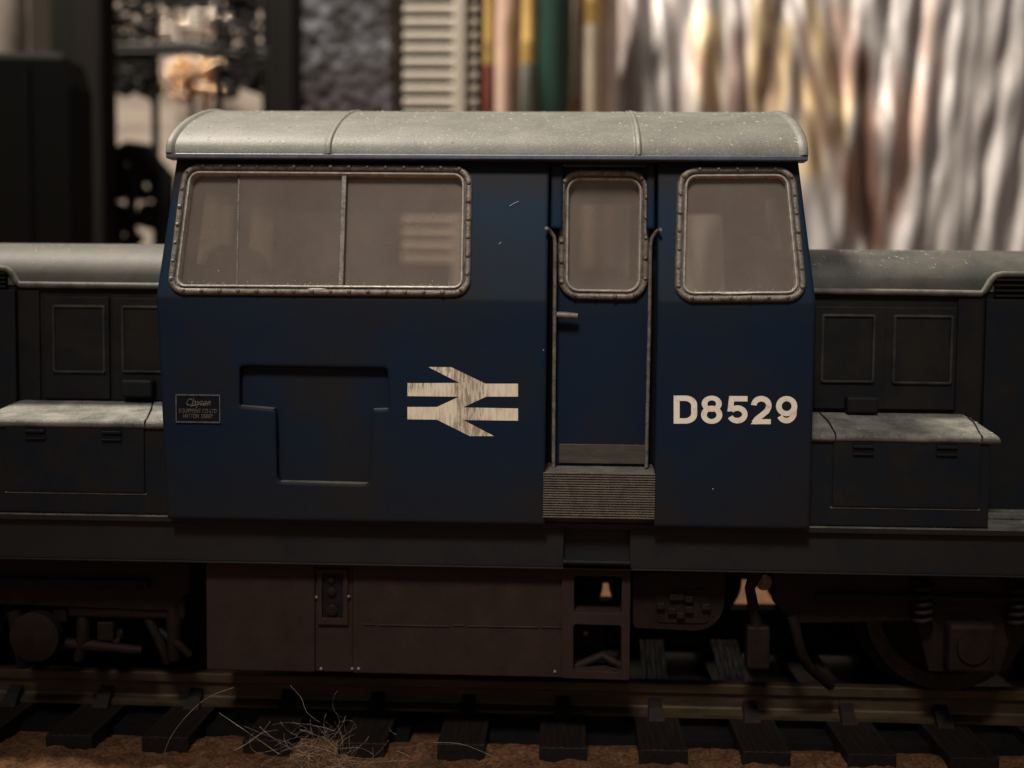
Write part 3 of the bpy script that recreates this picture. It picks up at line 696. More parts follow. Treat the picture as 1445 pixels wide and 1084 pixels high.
# hoods ----------------------------------------------------------------
YH = -10.6                     # hood side
ZFT = at(1425, 748, -16.9).z   # running plate
def hood(sgn):
    xin = (KL.x + 1.2) if sgn < 0 else (KR.x - 1.2)
    xout = sgn * 82.0
    zb = at(1270, 411, YH - .35).z if sgn > 0 else at(110, 403, YH - .35).z
    zs = at(1270, 353, YH + 5).z if sgn > 0 else at(110, 344, YH + 5).z
    R_ = zs - zb
    pr = [(YH - .1, zb), (YH - .05, zb + R_ * .28), (YH + .35, zb + R_ * .5), (YH + 1.1, zb + R_ * .69), (YH + 2.2, zb + R_ * .84), (YH + 3.6, zb + R_ * .94), (YH + 5.2, zb + R_ * 1.0), (YH + 7.4, zb + R_ * 1.04), (0, zb + R_ * 1.06)]
    pr = pr + [(-y, z) for y, z in reversed(pr[:-1])]
    tag_label = 'left' if sgn < 0 else 'right'
    body = MB()
    body.box(min(xin, xout), max(xin, xout), YH, -YH, ZFT, zb)
    h = body.build('hood', 'hood_side', loco)
    rm = MB(); rm.loft([[(x, y, z) for y, z in pr] for x in [xin + (xout - xin) * i / 30 for i in range(31)]], False)
    rm.add([(xout, y, z) for y, z in pr], [tuple(range(len(pr)))])
    rm.build('hood_roof', 'hood_roof', h, smooth=40)
    # gutter bead: level, then stepping up over the louvre
    if sgn > 0: px_b = [(1140, 411), (1300, 413), (1384, 414.5), (1390, 410), (1398, 396), (1405, 389), (1415, 387), (1470, 388), (1560, 389)]
    else: px_b = [(238, 404), (100, 402.5), (28, 401.5), (23, 397), (17, 386), (10, 380), (0, 378.5), (-60, 378), (-150, 377)]
    path = [at(x, y, YH - .25) for x, y in px_b]
    path.append(Vector((xout, YH - .25, path[-1].z)))
    MB().tube(path, .24, 8).build('gutter_bead', 'foot', h, smooth=50)
    # louvre under the raised bead
    lx0 = at(1402, 400, YH).x if sgn > 0 else at(12, 390, YH).x
    zt_, zb_ = (path[6].z - .2, path[2].z - .3)
    MB().box(min(lx0, xout), max(lx0, xout), YH - .12, YH - .105, zb_, zt_).build('louvre_backing', 'black', h)
    n_ = 4
    for i in range(n_):
        z = zb_ + (zt_ - zb_) * (i + .15) / n_
        MB().hexa([(lx0, YH - .5, z), (xout, YH - .5, z), (xout, YH - .1, z + .1), (lx0, YH - .1, z + .1), (lx0, YH - .5, z + .12), (xout, YH - .5, z + .12), (xout, YH - .1, z + .28), (lx0, YH - .1, z + .28)]).build('louvre_slat', 'hood_side', h)
    # engine-room doors
    if sgn > 0: doors = [((1150, 432), (1246, 578), (1158, 443), (1232, 541)), ((1249, 433), (1345, 579), (1259, 444), (1341, 543))]
    else: doors = [((160, 420), (250, 566), (173, 431), (250, 527)), ((64, 418), (157, 564), (76, 430), (152, 527)), ((-40, 417), (60, 562), (-28, 428), (50, 524))][:2]
    for (p0, p1, q0, q1) in doors:
        A, B_ = at(*p0, YH), at(*p1, YH); Q0, Q1 = at(*q0, YH), at(*q1, YH)
        dr = MB().slab([Vector((A.x, YH - .28, A.z)), Vector((B_.x, YH - .28, A.z)), Vector((B_.x, YH - .28, B_.z)), Vector((A.x, YH - .28, B_.z))], [], lambda p: Vector((p[0], YH - .002, p[2]))).build('engine_door', 'hood_side', h, bevel=.08)
        lp = rounded([Vector((Q0.x, YH - .3, Q0.z)), Vector((Q1.x, YH - .3, Q0.z)), Vector((Q1.x, YH - .3, Q1.z)), Vector((Q0.x, YH - .3, Q1.z))], .22, 4)
        rings = [inset(lp, d, o) for d, o in ((-.02, -.05), (.02, .12), (.1, .17), (.2, .14), (.24, -.0))]
        MB().loft(rings, True).build('panel_rim', 'rim', h, smooth=50)
        MB().slab(inset(lp, .22, .03), [], lambda p: Vector((p[0], YH - .29, p[2]))).build('door_panel', 'kick' if False else 'hood_side', h)
    # bracket at the foot of the doors and the plain pillar and end panel
    bx0, bx1 = ((1196, 560), (1240, 579)) if sgn > 0 else ((170, 536), (214, 556))
    A, B_ = at(*bx0, YH - 1.3), at(*bx1, YH - 1.3)
    MB().box(A.x, B_.x, YH - 1.3, YH - .1, B_.z - .3, A.z).build('door_stop', 'hood_side', h, bevel=.2)
    xa, xb = (at(1349, 500, YH).x, at(1385, 500, YH).x) if sgn > 0 else (at(28, 500, YH).x, at(58, 500, YH).x)
    MB().box(xa, xb, YH - .2, YH - .002, ZFT, zb - .4).build('pillar', 'hood_side', h, bevel=.06)
    xa, xb = (at(1387, 500, YH).x, xout) if sgn > 0 else (xout, at(26, 500, YH).x)
    MB().box(xa, xb, YH - .45, YH - .002, ZFT, zb_ - .1).build('side_panel', 'box', h, bevel=.08)
    # kerb along the foot of the hood
    MB().box(min(xin, xout), max(xin, xout), YH - 2.2, YH - .01, ZFT + .02, ZFT + .5).build('kerb', 'foot', h, bevel=.1)
    # equipment box standing on the running plate
    yf, yb = -16.7, YH - .3
    if sgn > 0: x0, x1, lab = KR.x - 1.0, at(1397, 680, yf).x, (1176, 618, 1380, 718)
    else: x0, x1, lab = at(-22, 640, yf).x, KL.x + 1.0, (8, 600, 205, 696)
    zt1 = at(1290, 613, yf).z if sgn > 0 else at(110, 592, yf).z
    zt2 = at(1290, 584, yb).z if sgn > 0 else at(110, 566, yb).z
    bxm = MB().box(x0, x1, yf, yb, ZFT + .01, zt1 - .35).build('equipment_box', 'box', loco, bevel=.12)
    # lid: a rounded front edge and rounded outer end
    e = x1 + .6 if sgn > 0 else x0 - .6
    xi = x0 if sgn > 0 else x1
    rings = []
    sec = [(yf - .05, zt1 - .62), (yf - .24, zt1 - .5), (yf - .3, zt1 - .34), (yf - .26, zt1 - .16), (yf - .1, zt1 + .0), (yf + .2, zt1 + .1), (yf + .7, zt1 + .17), (yb, zt2 + .02), (yb, zt1 - .62)]
    for (x, shr) in ((xi, 0), (e - sgn * 1.0, 0), (e - sgn * .5, .06), (e - sgn * .18, .2), (e - sgn * .04, .4), (e, .62)):
        rings.append([(x, y + (.25 * shr if y < yf + 1 else 0), (zt1 - .55) + (z - (zt1 - .55)) * (1 - .8 * shr)) for y, z in sec])
    lid = MB().loft(rings, True, True).build('box_lid', 'lid', bxm, smooth=75)
    for (lxf, lyf, lxb, lyb) in (((1178, 612, 1156, 585), (1384, 615, 1362, 590)) if sgn > 0 else ((206, 592, 216, 567),)):
        pf, pb = at(lxf, lyf, yf), at(lxb, lyb, yb)
        ln = MB().tube([Vector((pf.x, yf - .29, zt1 - .4)), Vector((pf.x, yf - .22, zt1 - .02)), Vector((pf.x, yf + .2, zt1 + .1)), Vector(((pf.x + pb.x) / 2 + .1, (yf + yb) / 2, (zt1 + zt2) / 2 + .12)), Vector((pb.x, yb, zt2 + .02))], .06, 6)
        ln.build('lid_joint', 'black', bxm)
    A, B_ = at(lab[0], lab[1], yf), at(lab[2], lab[3], yf)
    MB().box(A.x, B_.x, yf - .16, yf - .002, B_.z, zt1 - .5).build('box_door', 'box', bxm, bevel=.07)
    MB().box(A.x - .12, B_.x + .12, yf - .05, yf - .001, B_.z - .12, B_.z - .02).build('door_sill', 'foot', bxm)
    for cx, cy in (((1218, 630), (1336, 631)) if sgn > 0 else ((50, 608), (158, 610))):
        c = at(cx, cy, yf - .16)
        cb = MB().box(c.x - .72, c.x + .72, yf - .2, yf - .165, c.z - .55, c.z + .5)
        cc = cb.build('catch', 'black', bxm)
        MB().box(c.x - .72, c.x + .72, yf - .36, yf - .2, c.z - .12, c.z + .1).build('catch', 'box', bxm, bevel=.04)
        MB().box(c.x - .74, c.x + .74, yf - .34, yf - .2, c.z - .62, c.z - .48).build('catch', 'box', bxm, bevel=.04)
hood(-1); hood(1)

# running plate, solebar, underframe ------------------------------------
YS = -16.9
zs1, zs0 = at(1290, 760, YS).z, at(690, 800, YS).z
fp = MB().box(-84, 84, -17.0, 17.0, ZFT - .45, ZFT).build('running_plate', 'sole', loco, bevel=.06)
for (xa, xb) in ((-83.8, KL.x + .4), (KR.x - .6, 83.8)):
    MB().box(xa, xb, -17.03, 17.03, ZFT - .06, ZFT + .006).build('tread_plate', 'foot', fp)
nx0, nx1 = at(795, 780, YS + .3).x, at(889, 780, YS + .3).x
for s in (-1, 1):
    ya, yb = s * abs(YS + .3), s * 15.4
    sb = MB()
    for (xa, xb) in (((-84, nx0), (nx1, 84)) if s < 0 else ((-84, 84),)):
        sb.box(xa, xb, min(ya, yb), max(ya, yb), zs0, ZFT - .47)
    if s < 0: sb.box(nx0, nx1, YS + 1.0, -15.4, zs0, ZFT - .47)
    so = sb.build('solebar', 'sole', loco)
    MB().box(-84, 84, min(s * 16.75, s * 16.4), max(s * 16.75, s * 16.4), zs0 - .12, zs0 - .002).build('solebar_flange', 'sole', so)
A, B_ = at(794, 791, YS - .2), at(890, 797, YS - .2)
MB().box(A.x, B_.x, YS - .25, YS + 1, B_.z, A.z).build('step_ledge', 'sole', loco, bevel=.05)
# fuel tank
YTK = -15.6
tx0, tx1 = at(291, 870, YTK).x, at(795, 870, YTK).x
tz1, tz0 = zs0 + .02, at(540, 951, YTK).z
pa, pb = at(445, 870, YTK).x, at(497, 870, YTK).x
tank = MB().box(tx0, pa - .04, YTK, 15.0, tz0, tz1 - .1).box(pb + .04, tx1, YTK, 15.0, tz0, tz1 - .1).box(pa - .038, pb + .038, YTK + .14, 14.8, tz0 + .01, tz1 - .12).build('fuel_tank', 'brown', loco, bevel=.08)
g0, g1 = at(448, 803, YTK), at(491, 882, YTK)
gm = MB()
gm.slab([Vector((g0.x, YTK - .08, g0.z)), Vector((g1.x, YTK - .08, g0.z)), Vector((g1.x, YTK - .08, g1.z)), Vector((g0.x, YTK - .08, g1.z))],
        [[Vector((g0.x + .35, YTK - .08, g1.z + .5)), Vector((g1.x - .35, YTK - .08, g1.z + .5)), Vector((g1.x - .35, YTK - .08, g0.z - .3)), Vector((g0.x + .35, YTK - .08, g0.z - .3))]], lambda p: Vector((p[0], YTK + .13, p[2])))
gp = gm.build('gauge_panel', 'brown', tank)
MB().box(g0.x + .36, g1.x - .36, YTK + .1, YTK + .13, g1.z + .51, g0.z - .31).build('gauge_backing', 'black', tank)
for (cx, cy, r) in ((468.5, 861, .42), (468, 835, .33), (467, 818, .25)):
    c = at(cx, cy, YTK); MB().tube([c + Vector((0, .1, 0)), c + Vector((0, -.08, 0)), c + Vector((0, -.12, 0))], [r, r, r * .7], 14).build('filler_cap', 'wheel' if r > .4 else 'dkbrown', tank, smooth=40)
for (xa, xb, y_) in ((512, 530, 881), (534, 634, 882), (638, 655, 882.5), (658, 760, 883.5), (764, 792, 885)):
    A, B_ = at(xa, y_, YTK), at(xb, y_, YTK)
    MB().tube([Vector((A.x, YTK - .01, A.z)), Vector((B_.x, YTK - .01, A.z))], .075, 6).build('seam_bead', 'brown', tank)
for (cx, cy) in ((447, 843), (492, 842), (453, 944), (497, 944), (506, 944), (783, 948)):
    c = at(cx, cy, YTK); MB().ball(c, .14, 7, 4).build('bolt', 'rail_tube', tank, smooth=True)
# open battery-box frame beside the tank
YO = -15.9
def pxbox(name, x0, y0, x1, y1, Y, depth, mat, parent, bevel=.08):
    A, B_ = at(x0, y0, Y), at(x1, y1, Y)
    return MB().box(A.x, B_.x, Y, Y + depth, B_.z, A.z).build(name, mat, parent, bevel=bevel)
A = [at(x, y, YO) for x, y in ((793, 801), (890, 803), (888, 960), (793, 957))]
h1_ = rounded([at(x, y, YO) for x, y in ((810, 813), (878, 814), (877, 866), (810, 864))], .2, 3)
h2_ = rounded([at(x, y, YO) for x, y in ((809, 881), (877, 883), (877, 949), (809, 946))], .2, 3)
bb = MB().slab(A, [h1_, h2_], lambda p: Vector((p[0], YO + 3.5, p[2]))).build('battery_frame', 'brown', loco)
c = at(826, 893, YO + 2); MB().box(at(809, 900, YO + 3).x, at(852, 900, YO + 3).x, YO + 3, YO + 3.3, at(809, 949, YO + 3).z, at(809, 880, YO + 3).z).build('battery_panel', 'dkbrown', bb)
MB().ball(c, .22, 8, 5).build('bolt', 'rail_tube', bb, smooth=True)
MB().tube([at(810, 942, YO + 1.2), at(850, 925, YO + 1.4), at(876, 940, YO + 1.2)], .35, 8).build('cable', 'dkbrown', bb, smooth=50)
# compressor casing to the right
YC = -14.6
lp = rounded([at(x, y, YC) for x, y in ((893, 808), (1024, 808), (1020, 892), (893, 886))], [.2, .2, 2.2, .4], 6)
cc = MB().slab(lp, [], lambda p: Vector((p[0], YC + 9, p[2]))).build('compressor_casing', 'dkbrown', loco)
lp2 = rounded([at(x, y, YC - .1) for x, y in ((926, 832), (1001, 832), (998, 880), (926, 878))], [.3] * 4, 4)
MB().slab(lp2, [], lambda p: Vector((p[0], YC - .002, p[2]))).build('compressor_cover', 'dkbrown', cc)
for i, (cx, cy) in enumerate(((932, 855), (948, 862), (960, 842), (960, 868), (972, 860), (996, 856), (950, 842), (972, 845))):
    q = at(cx, cy, YC - .2); MB().box(q.x - .3, q.x + .3, YC - .45, YC - .1, q.z - .25, q.z + .25).build('bolt', 'dkbrown', cc, bevel=.08)
# gearbox spine with the gaps one sees the table through
def bell(cx, y0, y1, w0, w1, Y, n_=8):
    L = [(cx - (w0 + (w1 - w0) * (k / n_) ** 2.2), y0 + (y1 - y0) * k / n_) for k in range(n_ + 1)]
    R = [(cx + (w0 + (w1 - w0) * (k / n_) ** 2.2), y0 + (y1 - y0) * k / n_) for k in range(n_, -1, -1)]
    return [at(x, y, Y) for x, y in R + L][::-1]
YG = 2.0
o = [at(800, 790, YG), at(1900, 790, YG), at(1900, 915, YG), at(800, 902, YG)]
MB().slab(o, [bell(855, 823, 850, 4, 12.5, YG), bell(1065, 818, 861, 18, 37, YG)], lambda p: Vector((p[0], YG + 2.2, p[2]))).build('gearbox_spine', 'black', loco)
o = [at(-200, 790, YG), at(300, 790, YG), at(300, 930, YG), at(-200, 930, YG)]
MB().slab(o, [], lambda p: Vector((p[0], YG + 2.2, p[2]))).build('gearbox_spine', 'black', loco)
MB().tube([at(162, 906, -10.5), at(166, 896, -10.6), at(170, 887, -10.5)], [.3, .42, .25], 10).build('bright_gap_stub', 'rail_tube', loco, smooth=50)  # pale stub added where light shows through a gap
# brake rod hanging between casing and bogie
bk = MB().tube([at(1068, 806, -13.6), at(1058, 830, -13.4), at(1064, 862, -13.2), at(1069, 892, -13.0)], [.55, .4, .42, .6], 10).build('brake_hanger', 'dkbrown', loco, smooth=50)
pxbox('brake_block', 1055, 884, 1086, 946, -13.6, 1.4, 'dkbrown', bk, .2)
q = at(1078, 822, -12.5); MB().tube([q, q + Vector((0, 4, 0))], .62, 14).build('pipe_end', 'rail_tube', bk, smooth=40)

for (tl, tr, br_, bl) in (((902, 903), (936, 903), (944, 972), (908, 974)), ((1002, 903), (1040, 903), (1062, 972), (1020, 975))):  # pale strips added to stand for lit sleepers, light put into colour
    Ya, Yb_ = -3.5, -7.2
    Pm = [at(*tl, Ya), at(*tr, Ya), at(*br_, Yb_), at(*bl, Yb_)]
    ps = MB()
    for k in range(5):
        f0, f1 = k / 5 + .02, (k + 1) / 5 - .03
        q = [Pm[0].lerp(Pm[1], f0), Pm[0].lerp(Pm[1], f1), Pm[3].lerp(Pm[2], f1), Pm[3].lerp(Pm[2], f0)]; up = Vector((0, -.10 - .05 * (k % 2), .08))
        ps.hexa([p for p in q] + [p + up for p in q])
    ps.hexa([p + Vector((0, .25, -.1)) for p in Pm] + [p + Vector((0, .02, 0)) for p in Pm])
    o_ = ps.build('lit_sleeper_strip', 'strip', loco); o_['kind'] = 'stuff'
# bogies
def bogie(sgn):
    Yb = -13.4
    c0 = 33.0 * sgn + (6.0 if sgn > 0 else -1.5)
    def px(x): return x
    b = bpy.data.objects.new('bogie', None)
    zr = 6.9
    xs_w = [at(1335, 880, -9).x, at(1335, 880, -9).x + 20.0] if sgn > 0 else [at(-112, 880, -9).x, at(-112, 880, -9).x - 20.0]
    xin = at(1092, 840, Yb).x if sgn > 0 else at(268, 840, Yb).x
    xo = xin + sgn * 42
    # frame plate with dropped horn guides
    P = [(xin, 10.2), (xo, 10.2), (xo, 6.2)]
    for xw in reversed(xs_w):
        P += [(xw + sgn * 3.6, 6.4), (xw + sgn * 2.6, 2.6), (xw - sgn * 2.6, 2.6), (xw - sgn * 3.6, 6.4)]
    P += [(xin + sgn * 1.6, 6.0), (xin, 7.6)]
    fr = MB().prism(P, lambda p: Vector((p[0], Yb, p[1])), lambda p: Vector((p[0], Yb + 1.0, p[1]))).build('bogie_frame', 'dkbrown', loco, bevel=.12)
    f2 = bpy.data.objects.new('bogie_frame', fr.data); COL.objects.link(f2); attach(f2, loco); f2.scale = (1, -1, 1)
    MB().tube([(xin + sgn * 3, Yb - .4, 8.2), (xo, Yb - .4, 8.2)], .35, 8).build('brake_pipe', 'dkbrown', fr)
    for xw in xs_w:
        ax = MB().box(xw - 1.7, xw + 1.7, Yb - 1.5, Yb - .01, 3.0, 6.6).build('axle_box', 'dkbrown', fr, bevel=.3)
        MB().disc((xw, Yb - 1.5, 4.9), (0, -1, 0), 1.15, 16, .25).build('axle_box_cover', 'dkbrown', fr)
        for dx in (-3.4, 3.4):
            pts = [Vector((xw + dx + .62 * math.cos(a * .9), Yb - .7 + .62 * math.sin(a * .9), 6.3 + a * .085)) for a in range(0, 40)]
            MB().tube(pts, .2, 6).build('coil_spring', 'dkbrown', fr, smooth=True)
        MB().tube([Vector((xw + sgn * 6.4, Yb + .6, 8.6)), Vector((xw + sgn * 6.8, Yb + .6, 4.5)), Vector((xw + sgn * 6.3, Yb + .6, 1.4))], [.35, .5, .3], 8).build('brake_hanger', 'dkbrown', fr)
    for xw in xs_w:
        for s in (-1, 1):
            yw = s * 8.6
            prof = [(0.3, .9), (1.1, .9), (1.2, .35), (4.9, .2), (5.1, .8), (6.3, .8), (6.3, -.55), (6.35, -.8), (7.0, -.85), (7.0, -1.1), (5.3, -1.15), (0.3, -1.0)]
            rings = [[Vector((xw + r * math.cos(2 * math.pi * k / 36), yw - (o * 1.0 if s < 0 else -o), 6.32 + r * math.sin(2 * math.pi * k / 36))) for k in range(36)] for r, o in prof]
            w = MB().loft(rings + [rings[0]], True).build('wheel', 'wheel' if False else 'dkbrown', loco, smooth=35)
            tr = [[Vector((xw + r * math.cos(2 * math.pi * k / 36), yw + (-o if s < 0 else o), 6.32 + r * math.sin(2 * math.pi * k / 36))) for k in range(36)] for r, o in ((5.25, .82), (6.34, .82), (6.34, -.5))]
            MB().loft(tr, True).build('wheel_tyre', 'wheel', w, smooth=35)
bogie(-1); bogie(1)
# rigging on the inner end of the left bogie
rg = MB().box(at(96, 850, -13).x, at(262, 850, -13).x, -13.2, -12.2, at(180, 872, -13).z, at(180, 842, -13).z).build('spring_plank', 'dkbrown', loco, bevel=.2)
for (x0, y0, x1, y1, r) in ((240, 812, 246, 930, .55), (205, 865, 236, 935, .35), (60, 905, 200, 918, .4), (20, 862, 34, 940, .6), (118, 868, 112, 930, .5), (225, 890, 268, 925, .3)):
    MB().tube([at(x0, y0, -12.6), at((x0 + x1) / 2 + 3, (y0 + y1) / 2, -12.9), at(x1, y1, -12.4)], [r, r * 1.15, r * .9], 10).build('brake_rod', 'dkbrown', rg, smooth=50)
c = at(55, 895, -13.4); MB().tube([c, c + Vector((0, -.9, 0)), c + Vector((0, -1.1, 0))], [1.9, 1.9, 1.3], 20).build('axle_box_cover', 'dkbrown', rg, smooth=40)
for (x, y, w_, h_) in ((150, 890, 26, 30), (86, 868, 22, 20), (228, 852, 20, 40)):
    q = at(x, y, -12.7); MB().box(q.x - w_ / 40, q.x + w_ / 40, -13.0, -12.1, q.z - h_ / 40, q.z + h_ / 40).build('bracket', 'dkbrown', rg, bevel=.15)
# sand pipe and guard by the right bogie
MB().tube([at(1118, 870, -13.8), at(1130, 920, -13.6), at(1140, 940, -12.8), at(1172, 968, -11)], .4, 8).build('sand_pipe', 'dkbrown', loco, smooth=50)

# dust, lint and pet hair ------------------------------------------------
random.seed(11)
def fibre(mb, p, n_, length, r, up=Vector((0, 0, 1))):
    d = Vector((random.gauss(0, 1), random.gauss(0, 1), random.gauss(0, .4))); d = (d - n_ * d.dot(n_) * .75).normalized()
    k = Vector((random.gauss(0, 1), random.gauss(0, 1), random.gauss(0, 1))) * .35
    pts = []
    for i in range(4):
        t = i / 3 - .5
        pts.append(p + d * (t * length) + (k - n_ * k.dot(n_)) * (t * t * length) + n_ * (r * .35))
    mb.tube(pts, r, 3)
mb = MB()
zrf = lambda y: [(ring[i], ring[i + 1]) for i in range(len(ring) - 1) if ring[i][0] <= y <= ring[i + 1][0]]
for _ in range(480):
    y = YE + .3 + 13 * random.random() ** 1.3; (a, b) = zrf(y)[0]; f = (y - a[0]) / (b[0] - a[0]); z = a[1] + (b[1] - a[1]) * f
    n_ = Vector((0, -(b[1] - a[1]), b[0] - a[0])).normalized()
    fibre(mb, Vector((random.uniform(RX0 + .2, RX1 - .2), y, z)), n_, random.uniform(.08, .38) * (2.2 if random.random() < .03 else 1), random.uniform(.008, .017))
tag(mb.build('roof_dust', 'dust'), 'fine pale dust fibres lying on the grey cab roof', None, kind='stuff')
mb = MB()
for sgn in (-1, 1):
    zt = (at(1290, 600, -14).z if sgn > 0 else at(110, 580, -14).z) + .02
    for _ in range(230):
        x = random.uniform(KR.x + .2, at(1385, 600, -14).x) if sgn > 0 else random.uniform(at(10, 600, -14).x, KL.x - .2)
        y = random.uniform(-16.6, -11.2)
        zA = at(1290, 613, -16.7).z if sgn > 0 else at(110, 592, -16.7).z
        zB_ = at(1290, 584, YH - .3).z if sgn > 0 else at(110, 566, YH - .3).z
        z = zA + .07 + (zB_ - zA - .07) * (y + 16.4) / (YH - .3 + 16.4)
        fibre(mb, Vector((x, y, max(z, zA + .03))), Vector((0, 0, 1)), random.uniform(.08, .36), random.uniform(.008, .015))
    for _ in range(70):
        x = random.uniform(KR.x + .2, KR.x + 14) if sgn > 0 else random.uniform(KL.x - 14, KL.x - .2)
        zb = at(1270, 411, YH - .35).z if sgn > 0 else at(110, 403, YH - .35).z
        zs = at(1270, 353, YH + 5).z if sgn > 0 else at(110, 344, YH + 5).z; R_ = zs - zb
        pr = [(YH + .35, zb + R_ * .5), (YH + 1.1, zb + R_ * .69), (YH + 2.2, zb + R_ * .84), (YH + 3.6, zb + R_ * .94), (YH + 5.2, zb + R_)]
        i = random.randrange(4); f = random.random(); a, b = pr[i], pr[i + 1]
        fibre(mb, Vector((x, a[0] + (b[0] - a[0]) * f, a[1] + (b[1] - a[1]) * f)), Vector((0, -(b[1] - a[1]), b[0] - a[0])).normalized(), random.uniform(.08, .34), .011)
tag(mb.build('hood_dust', 'dust'), 'pale lint and dust lying on the hoods and box lids', None, kind='stuff')
mb = MB()
for _ in range(120):        # pale grains, dust that also puts glints on the window sills
    x = random.uniform(at(262, 404, YW).x, at(650, 404, YW).x); p = Vector((x, side_y(on_side(450, 403).z) - .02, on_side(450, 403.5).z + random.expovariate(9)))
    mb.ball(p + Vector((0, random.uniform(-.12, .1), 0)), random.uniform(.012, .04), 5, 3)
for _ in range(25):
    x = random.uniform(at(980, 412, YW).x, at(1110, 412, YW).x); p = Vector((x, YW + .1, on_side(1040, 412).z + random.expovariate(9)))
    mb.ball(p, random.uniform(.012, .035), 5, 3)
for (ax, ay, bx_, by) in ((719, 291, 732, 284), (704, 345, 707, 342)):
    a, b = on_side(ax, ay), on_side(bx_, by); mb.tube([a + Vector((0, -.05, 0)), a.lerp(b, .5) + Vector((0, -.08, .02)), b + Vector((0, -.05, 0))], .018, 4)
for (ax, ay, bx_, by, r) in ((433, 409, 462, 408.5, .10), (1016, 414.5, 1064, 413.5, .07), (520, 405, 600, 405.5, .035), (262, 403.5, 330, 404, .035)):  # pale smears put the sill glints into shape and colour
    a, b = on_side(ax, ay) + Vector((0, -.22, 0)), on_side(bx_, by) + Vector((0, -.22, 0)); mb.tube([a, a.lerp(b, .3), a.lerp(b, .7), b], [r * .4, r, r * .8, r * .3], 6)
for (ax, ay) in ((1006, 690), (767, 494)):
    mb.ball(on_side(ax, ay) + Vector((0, -.02, 0)), .035, 6, 4)
tag(mb.build('sill_glint_dust', 'dust'), 'dust grains and added pale glints on the window sills and cab side', None, kind='stuff')
# hair
random.seed(5)
mb = MB()
def strand(px, r=.011, y=-17.2):
    pts = [at(x, yy, y + random.uniform(-.4, .4)) for x, yy in px]; out = []
    for i in range(len(pts) - 1):
        a, b, c, d = pts[max(i - 1, 0)], pts[i], pts[i + 1], pts[min(i + 2, len(pts) - 1)]
        for k in range(5):
            t = k / 5; out.append(.5 * ((2 * b) + (c - a) * t + (2 * a - 5 * b + 4 * c - d) * t * t + (3 * b - a - 3 * c + d) * t ** 3))
    out.append(pts[-1]); mb.tube(out, r, 4)
strand([(228, 1075), (240, 1042), (262, 1012), (292, 985), (330, 970)]); strand([(392, 1030), (372, 1034), (352, 1045), (345, 1052)])
strand([(410, 968), (425, 985), (433, 1005), (452, 1020)]); strand([(560, 1060), (575, 1066), (590, 1082), (604, 1092)])
strand([(612, 1048), (650, 1050), (690, 1065), (725, 1084)]); strand([(455, 1040), (480, 1060), (505, 1080), (520, 1095)])
strand([(400, 1060), (430, 1052), (470, 1062), (515, 1082)])
for _ in range(150):
    cx, cy = random.gauss(458, 40), random.gauss(1066, 20)
    a0 = random.uniform(0, 6.28); L = random.uniform(16, 60) * (2.2 if random.random() < .18 else 1); cv = random.uniform(-1.8, 1.8)
    px = []
    for k in range(6):
        px.append((cx, cy)); cx += math.cos(a0) * L / 5; cy += math.sin(a0) * L / 5 * .8; a0 += cv / 5 * random.uniform(.4, 1.8)
    strand(px, random.uniform(.0035, .008), -20.2 + random.uniform(-2.5, 1.6))
tag(mb.build('hair_tuft', 'hair', smooth=True), 'tuft of fine pale hair lying on the track in front', 'hair')

# ================================================================== things behind, out of focus
# black box at the left
M['blackbox'] = surface('black_plastic', (0.004, 0.004, 0.004), (0.007, 0.0067, 0.0063), 0.02, 0.6, 0, 0.12, 0)
def pxz(x, y, Y): return at(x, y, Y)
bxY = 92.0
A = pxz(-160, 70, bxY); B_ = pxz(104, 343, bxY)
P = [(A.x, ZF), (B_.x, ZF), (B_.x, pxz(104, 118, bxY).z), (pxz(88, 76, bxY).x, pxz(88, 74, bxY).z), (A.x, A.z)]
spk = thing('speaker_box', 'black box with a chamfered corner behind the left hood', 'box', ((A.x + B_.x) / 2, bxY + 20, ZF))
MB().prism(P, lambda p: Vector((p[0], bxY, p[1])), lambda p: Vector((p[0], bxY + 9, p[1]))).build('casing', 'blackbox', spk, bevel=.8)
xs_ = pxz(40, 200, bxY).x
MB().box(xs_ - .25, xs_ + .25, bxY - .2, bxY - .01, ZF + 2, A.z - 2).build('joint_strip', 'black', spk)
# dark posts
M['post'] = surface('dark_brown_wood', (0.007, 0.006, 0.005), (0.014, 0.0115, 0.010), 0.05, 0.7, 0, 0.2, 0, stretch=(6, 6, .4))
def post(x0, x1, Y, label, z1=104, d=8):
    a, b = pxz(x0, 200, Y).x, pxz(x1, 200, Y).x
    mb = MB().box(a, b, Y, Y + d, ZF, z1)
    return tag(mb.build('wooden_post', 'post', bevel=.6), label, 'post', 'dark uprights behind the locomotive')
post(72, 146, 138, 'dark upright post right of the black box')
post(378, 416, 132, 'dark upright post between the filigree screen and the grey metal sheet')
